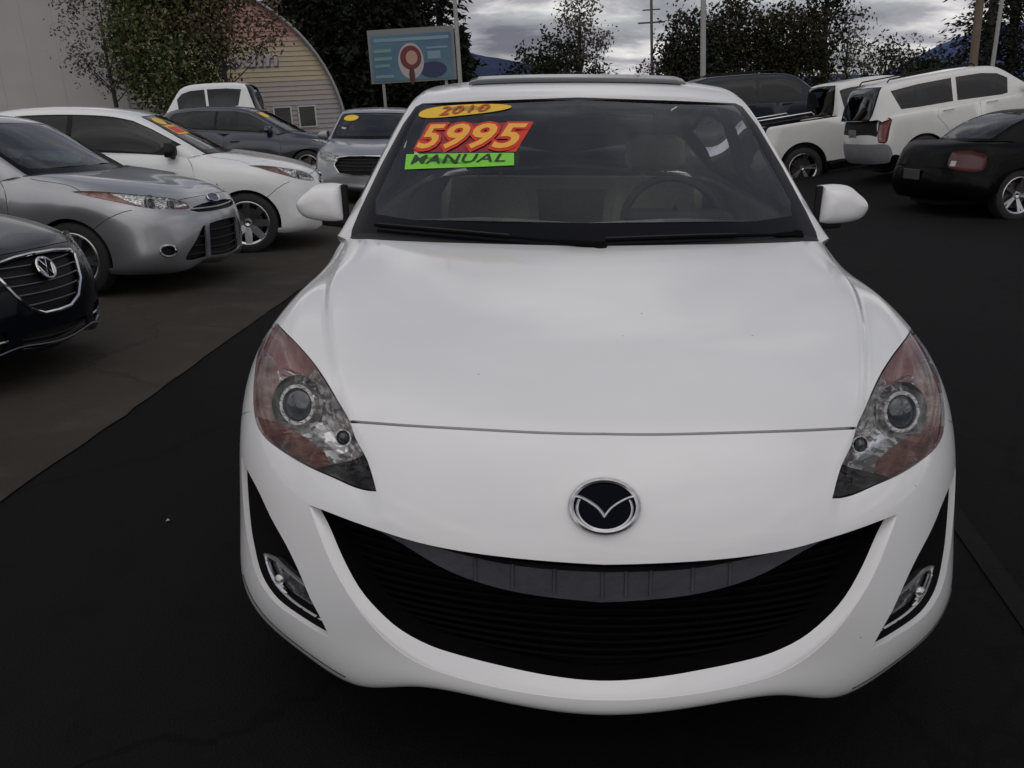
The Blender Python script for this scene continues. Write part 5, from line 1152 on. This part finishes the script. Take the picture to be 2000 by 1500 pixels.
k = 9000; C = np.stack([rng.uniform(-21,-6.9,k), rng.uniform(55.5,57.5,k), rng.uniform(-.5,4.2,k)*rng.uniform(.5,1,k)], 1); V, F = leaves(C, .22, rng)
tag(quick('undergrowth', V, F, M_CON), 'dark undergrowth at the foot of the conifers', 'undergrowth', kind='stuff')

# ---- billboard
bb = empty('billboard', 'teal billboard with a red and cream picture on thin posts', 'billboard', None, Matrix.Translation((-7.4, 50, 0)) @ TILT)
M_TEAL = mat('billboard_teal', (.10,.20,.24), .6, noise=(.5,.8,(.06,.12,.22))); M_CRM = mat('billboard_cream', (.36,.33,.33), .6)
MB().box((-2.18,0,2.98),(2.48,.18,5.72)).build('frame', mat('billboard_frame', (.20,.20,.21), .6), bb, smooth=False)
MB().box((-2.02,-.03,3.08),(2.34,-.005,5.42)).build('panel', M_TEAL, bb, smooth=False)
for (a, b, c, d, mm) in ((-1.85,5.08,2.2,5.25,'a'),(-1.9,4.55,-.95,4.72,'b'),(-1.9,4.15,-.95,4.32,'b'),(-1.9,3.80,-1.1,3.95,'b'),(.95,4.62,2.1,4.72,'a'),(1.0,4.10,1.7,4.50,'a'),(-1.9,3.25,-.9,3.4,'a')):
    MB().box((a,-.045,b),(c,-.031,d)).build('printed_band', mat('billboard_band_'+mm, {'a':(.20,.29,.36),'b':(.16,.30,.27)}[mm], .6), bb, smooth=False)
T = np.linspace(0, 2*math.pi, 25)[:-1]
def disc(nm, cx_, cz_, rx_, rz_, yy, m): mk(nm, [(cx_+rx_*math.cos(t), yy, cz_+rz_*math.sin(t)) for t in T], [tuple(range(24))], m, bb)
disc('picture_hood', .08, 4.05, .70, .92, -.036, mat('print_pale', (.45,.40,.40), .6)); disc('picture_red', .08, 4.22, .58, .62, -.040, mat('print_red', (.16,.03,.03), .6)); disc('picture_face', .13, 4.22, .32, .36, -.044, mat('print_peach', (.46,.28,.22), .6)); disc('picture_stem', .08, 3.30, .16, .45, -.042, mat('print_brown', (.09,.025,.02), .6))
disc('picture_shadow', 1.25, 3.55, .75, .42, -.034, mat('print_navy', (.03,.04,.10), .6))
for x in (-1.55, 1.9): MB().box((x-.07,.05,-.5),(x+.07,.17,3.0)).build('post', mat('post_grey', (.30,.30,.30), .6), bb, smooth=False)

# ---- poles
M_POLE = mat('pole_grey', (.34,.34,.33), .6, noise=(2,.5,(.26,.26,.25))); M_WOOD = mat('pole_wood', (.16,.12,.09), .85, noise=(3,.6,(.10,.08,.06)), bump=(9,.4)); M_DPOLE = mat('pole_dark', (.09,.09,.09), .7)
pole('light_pole', 'pale slim light pole right beside the billboard', -2.45, 25, 12, .055, M_POLE)
pole('utility_pole', 'dark thin utility pole with short crossarms in the middle of the sky', 6.75, 60, 16, .085, M_DPOLE, arms=((6.85,1.7,.05),(7.6,1.1,.04)))
pole('light_pole', 'grey light pole in front of the dark trees, above the white car roof', 5.1, 30, 12, .085, M_POLE)
pole('utility_pole', 'brown wooden utility pole beside the blue mountain', 15.9, 35, 14, .14, M_WOOD, lean=-.03)
pole('light_pole', 'slim grey pole before the black conifers at the right edge', 17.9, 38, 14, .075, M_POLE, lean=.0)

# ---- trees in the middle and on the right
M_MID = foliage('leaf_mid', (.018,.024,.012), (.040,.042,.024)); M_GREYB = foliage('leaf_greybrown', (.085,.075,.060), (.15,.135,.11)); M_OLIVE = foliage('leaf_olive', (.022,.024,.010), (.05,.042,.018)); M_PALE = foliage('leaf_pale', (.14,.135,.11), (.22,.21,.18)); M_REDB = foliage('leaf_redbrown', (.05,.030,.024), (.09,.055,.042))
GM = 'trees along the far road'
tree('broadleaf_tree', 'dark rounded tree left in the middle tree group', 'tree', -1.2, 80, 7.8, [(0,0,4.6,2.0,1.6,2.6),(-.6,0,3.0,2.2,1.6,2.4)], 3200, .17, M_MID, GM, .2, clump=.45)
tree('broadleaf_tree', 'dark tree second from the left in the middle tree group', 'tree', 1.1, 79, 8.7, [(0,0,5.6,1.7,1.5,2.4),(.2,0,3.2,2.0,1.5,2.8)], 3200, .17, M_MID, GM, .2, clump=.45)
tree('broadleaf_tree', 'tall sparse greyish tree, highest of the middle tree group', 'tree', 3.0, 82, 12, [(-.2,0,9.4,1.5,1.2,1.9),(.5,0,7.2,1.8,1.3,2.0),(0,0,4.6,1.7,1.3,2.2)], 2500, .15, M_GREYB, GM, .2, clump=.48)
tree('broadleaf_tree', 'low dark tree right in the middle tree group', 'tree', 4.3, 78, 5.6, [(0,0,3.2,1.5,1.3,2.1),(-1.3,0,2.8,1.5,1.3,1.8)], 2200, .17, M_LDARK, GM, .16, clump=.45)
tree('broadleaf_tree', 'low reddish brown tree left of the right-hand light pole', 'tree', 9.7, 82, 5.4, [(0,0,3.4,2.0,1.3,1.7),(1.5,0,3.0,1.4,1.3,1.8)], 1700, .14, M_REDB, GM, .14, clump=.5)
tree('broadleaf_tree', 'dark tree with reddish top behind the right-hand light pole', 'tree', 9.4, 60, 7.5, [(0,0,4.6,1.9,1.5,2.1),(-.3,0,2.8,2.1,1.5,2.3)], 6500, .13, M_LDARK, GM, .2, clump=.42, extra=(M_REDB, .25))
tree('broadleaf_tree', 'tall olive tree, middle of the right-hand tree mass', 'tree', 12.4, 61, 8.4, [(0,0,5.2,2.3,1.6,2.2),(.2,0,3.0,2.6,1.6,2.6)], 7500, .13, M_OLIVE, GM, .24, clump=.42, extra=(M_MID, .4))
tree('broadleaf_tree', 'brownish olive tree right in the right-hand tree mass', 'tree', 15.6, 60, 7.8, [(0,0,4.9,2.0,1.5,2.2),(.2,0,2.9,2.3,1.5,2.5)], 6500, .13, M_OLIVE, GM, .22, clump=.42, extra=(M_LDARK, .4))
tree('broadleaf_tree', 'tall dark tree reaching out of the top above the white pickup', 'tree', 17.9, 61, 11.5, [(0,0,9.0,1.7,1.4,2.2),(0,0,5.5,1.6,1.4,2.6)], 2600, .15, M_LDARK, GM, .2, clump=.45)
tree('broadleaf_tree', 'pale thin tree right of the dark tree mass', 'tree', 20.9, 66, 7.8, [(0,0,6.2,1.2,1.0,1.4),(.3,0,3.6,1.3,1.0,2.0)], 900, .13, M_PALE, GM, .12, clump=.5)
tree('broadleaf_tree', 'small olive and pale tree left of the blue mountain', 'tree', 23.6, 66, 6.2, [(0,0,3.6,2.0,1.2,1.9),(1.7,0,3.0,1.3,1.2,1.5)], 1700, .14, M_MID, GM, .14, clump=.5, extra=(M_PALE, .3))
tree('broadleaf_tree', 'dark low bush at the foot of the blue mountain', 'tree', 26.6, 64, 4.6, [(0,0,2.9,1.9,1.2,1.5)], 1500, .16, M_LDARK, GM, .14, clump=.45)
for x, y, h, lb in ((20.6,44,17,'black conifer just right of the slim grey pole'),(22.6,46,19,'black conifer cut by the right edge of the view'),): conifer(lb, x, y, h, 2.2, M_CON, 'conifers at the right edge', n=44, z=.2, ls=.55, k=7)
conifer('slim dark conifer just right of the pale light pole', -5.9, 66, 7.2, .9, M_CON2, None, n=26, z=-.05)
# hedge-like far woods, too far to tell apart
k = 26000; xx = rng.uniform(-60,75,k); C = np.stack([xx, rng.uniform(96,104,k), rng.uniform(-.5,1,k)*(3.0+1.0*np.sin(xx*.35)+.8*np.sin(xx*.9+1))*np.where(rng.random(k)<.9,1,1.15)], 1); V, F = leaves(C, .35, rng)
tag(quick('far_woods', V, F, foliage('far_leaf', (.016,.020,.018), (.03,.034,.03))), 'low dark woods along the far side of the road', 'woods', kind='stuff')
# ---- mountains
def ridge(name, y, pts, depth, m, seed):
    r_ = np.random.default_rng(seed); xs = np.linspace(pts[0][0], pts[-1][0], 90); zs = np.interp(xs, [p[0] for p in pts], [p[1] for p in pts])
    for f_, a_ in ((.006,.03),(.02,.016),(.06,.008)): zs = zs*(1+a_*np.sin(xs*f_+r_.uniform(0,6)))
    V = []; K = 14
    for j in range(K+1):
        t = j/K
        for x, z in zip(xs, zs): V.append((x+r_.normal()*6*t*(1-t), y-depth*(1-t)+r_.normal()*25*t*(1-t), -60+(z+60)*t**1.15*(1+.10*r_.normal()*t*(1-t))))
    n = len(xs); V += [(x, y+depth, -60) for x in xs]
    return tag(mk(name, V, [(j*n+i, j*n+i+1, (j+1)*n+i+1, (j+1)*n+i) for j in range(K+1) for i in range(n-1)], m, smooth=True), kind='structure')
M_MT = mat('hazed_forest_mountain', (.030,.042,.085), .95, spec=.05, noise=(.012,.7,(.045,.060,.12))); M_MT2 = mat('hazed_rock_mountain', (.055,.075,.17), .95, spec=.05, noise=(.010,.7,(.085,.11,.21)))  # blue of the distant haze is painted into both mountain colours
ridge('mountain', 3000, [(-1500,150),(-700,210),(-420,200),(-260,190),(-120,165),(60,120),(250,90),(500,110),(900,120),(1400,90)], 900, M_MT, 3)
ridge('mountain', 3600, [(700,60),(1150,110),(1300,170),(1400,215),(1520,270),(1650,300),(1900,330),(2600,280),(3600,200)], 900, M_MT2, 5)
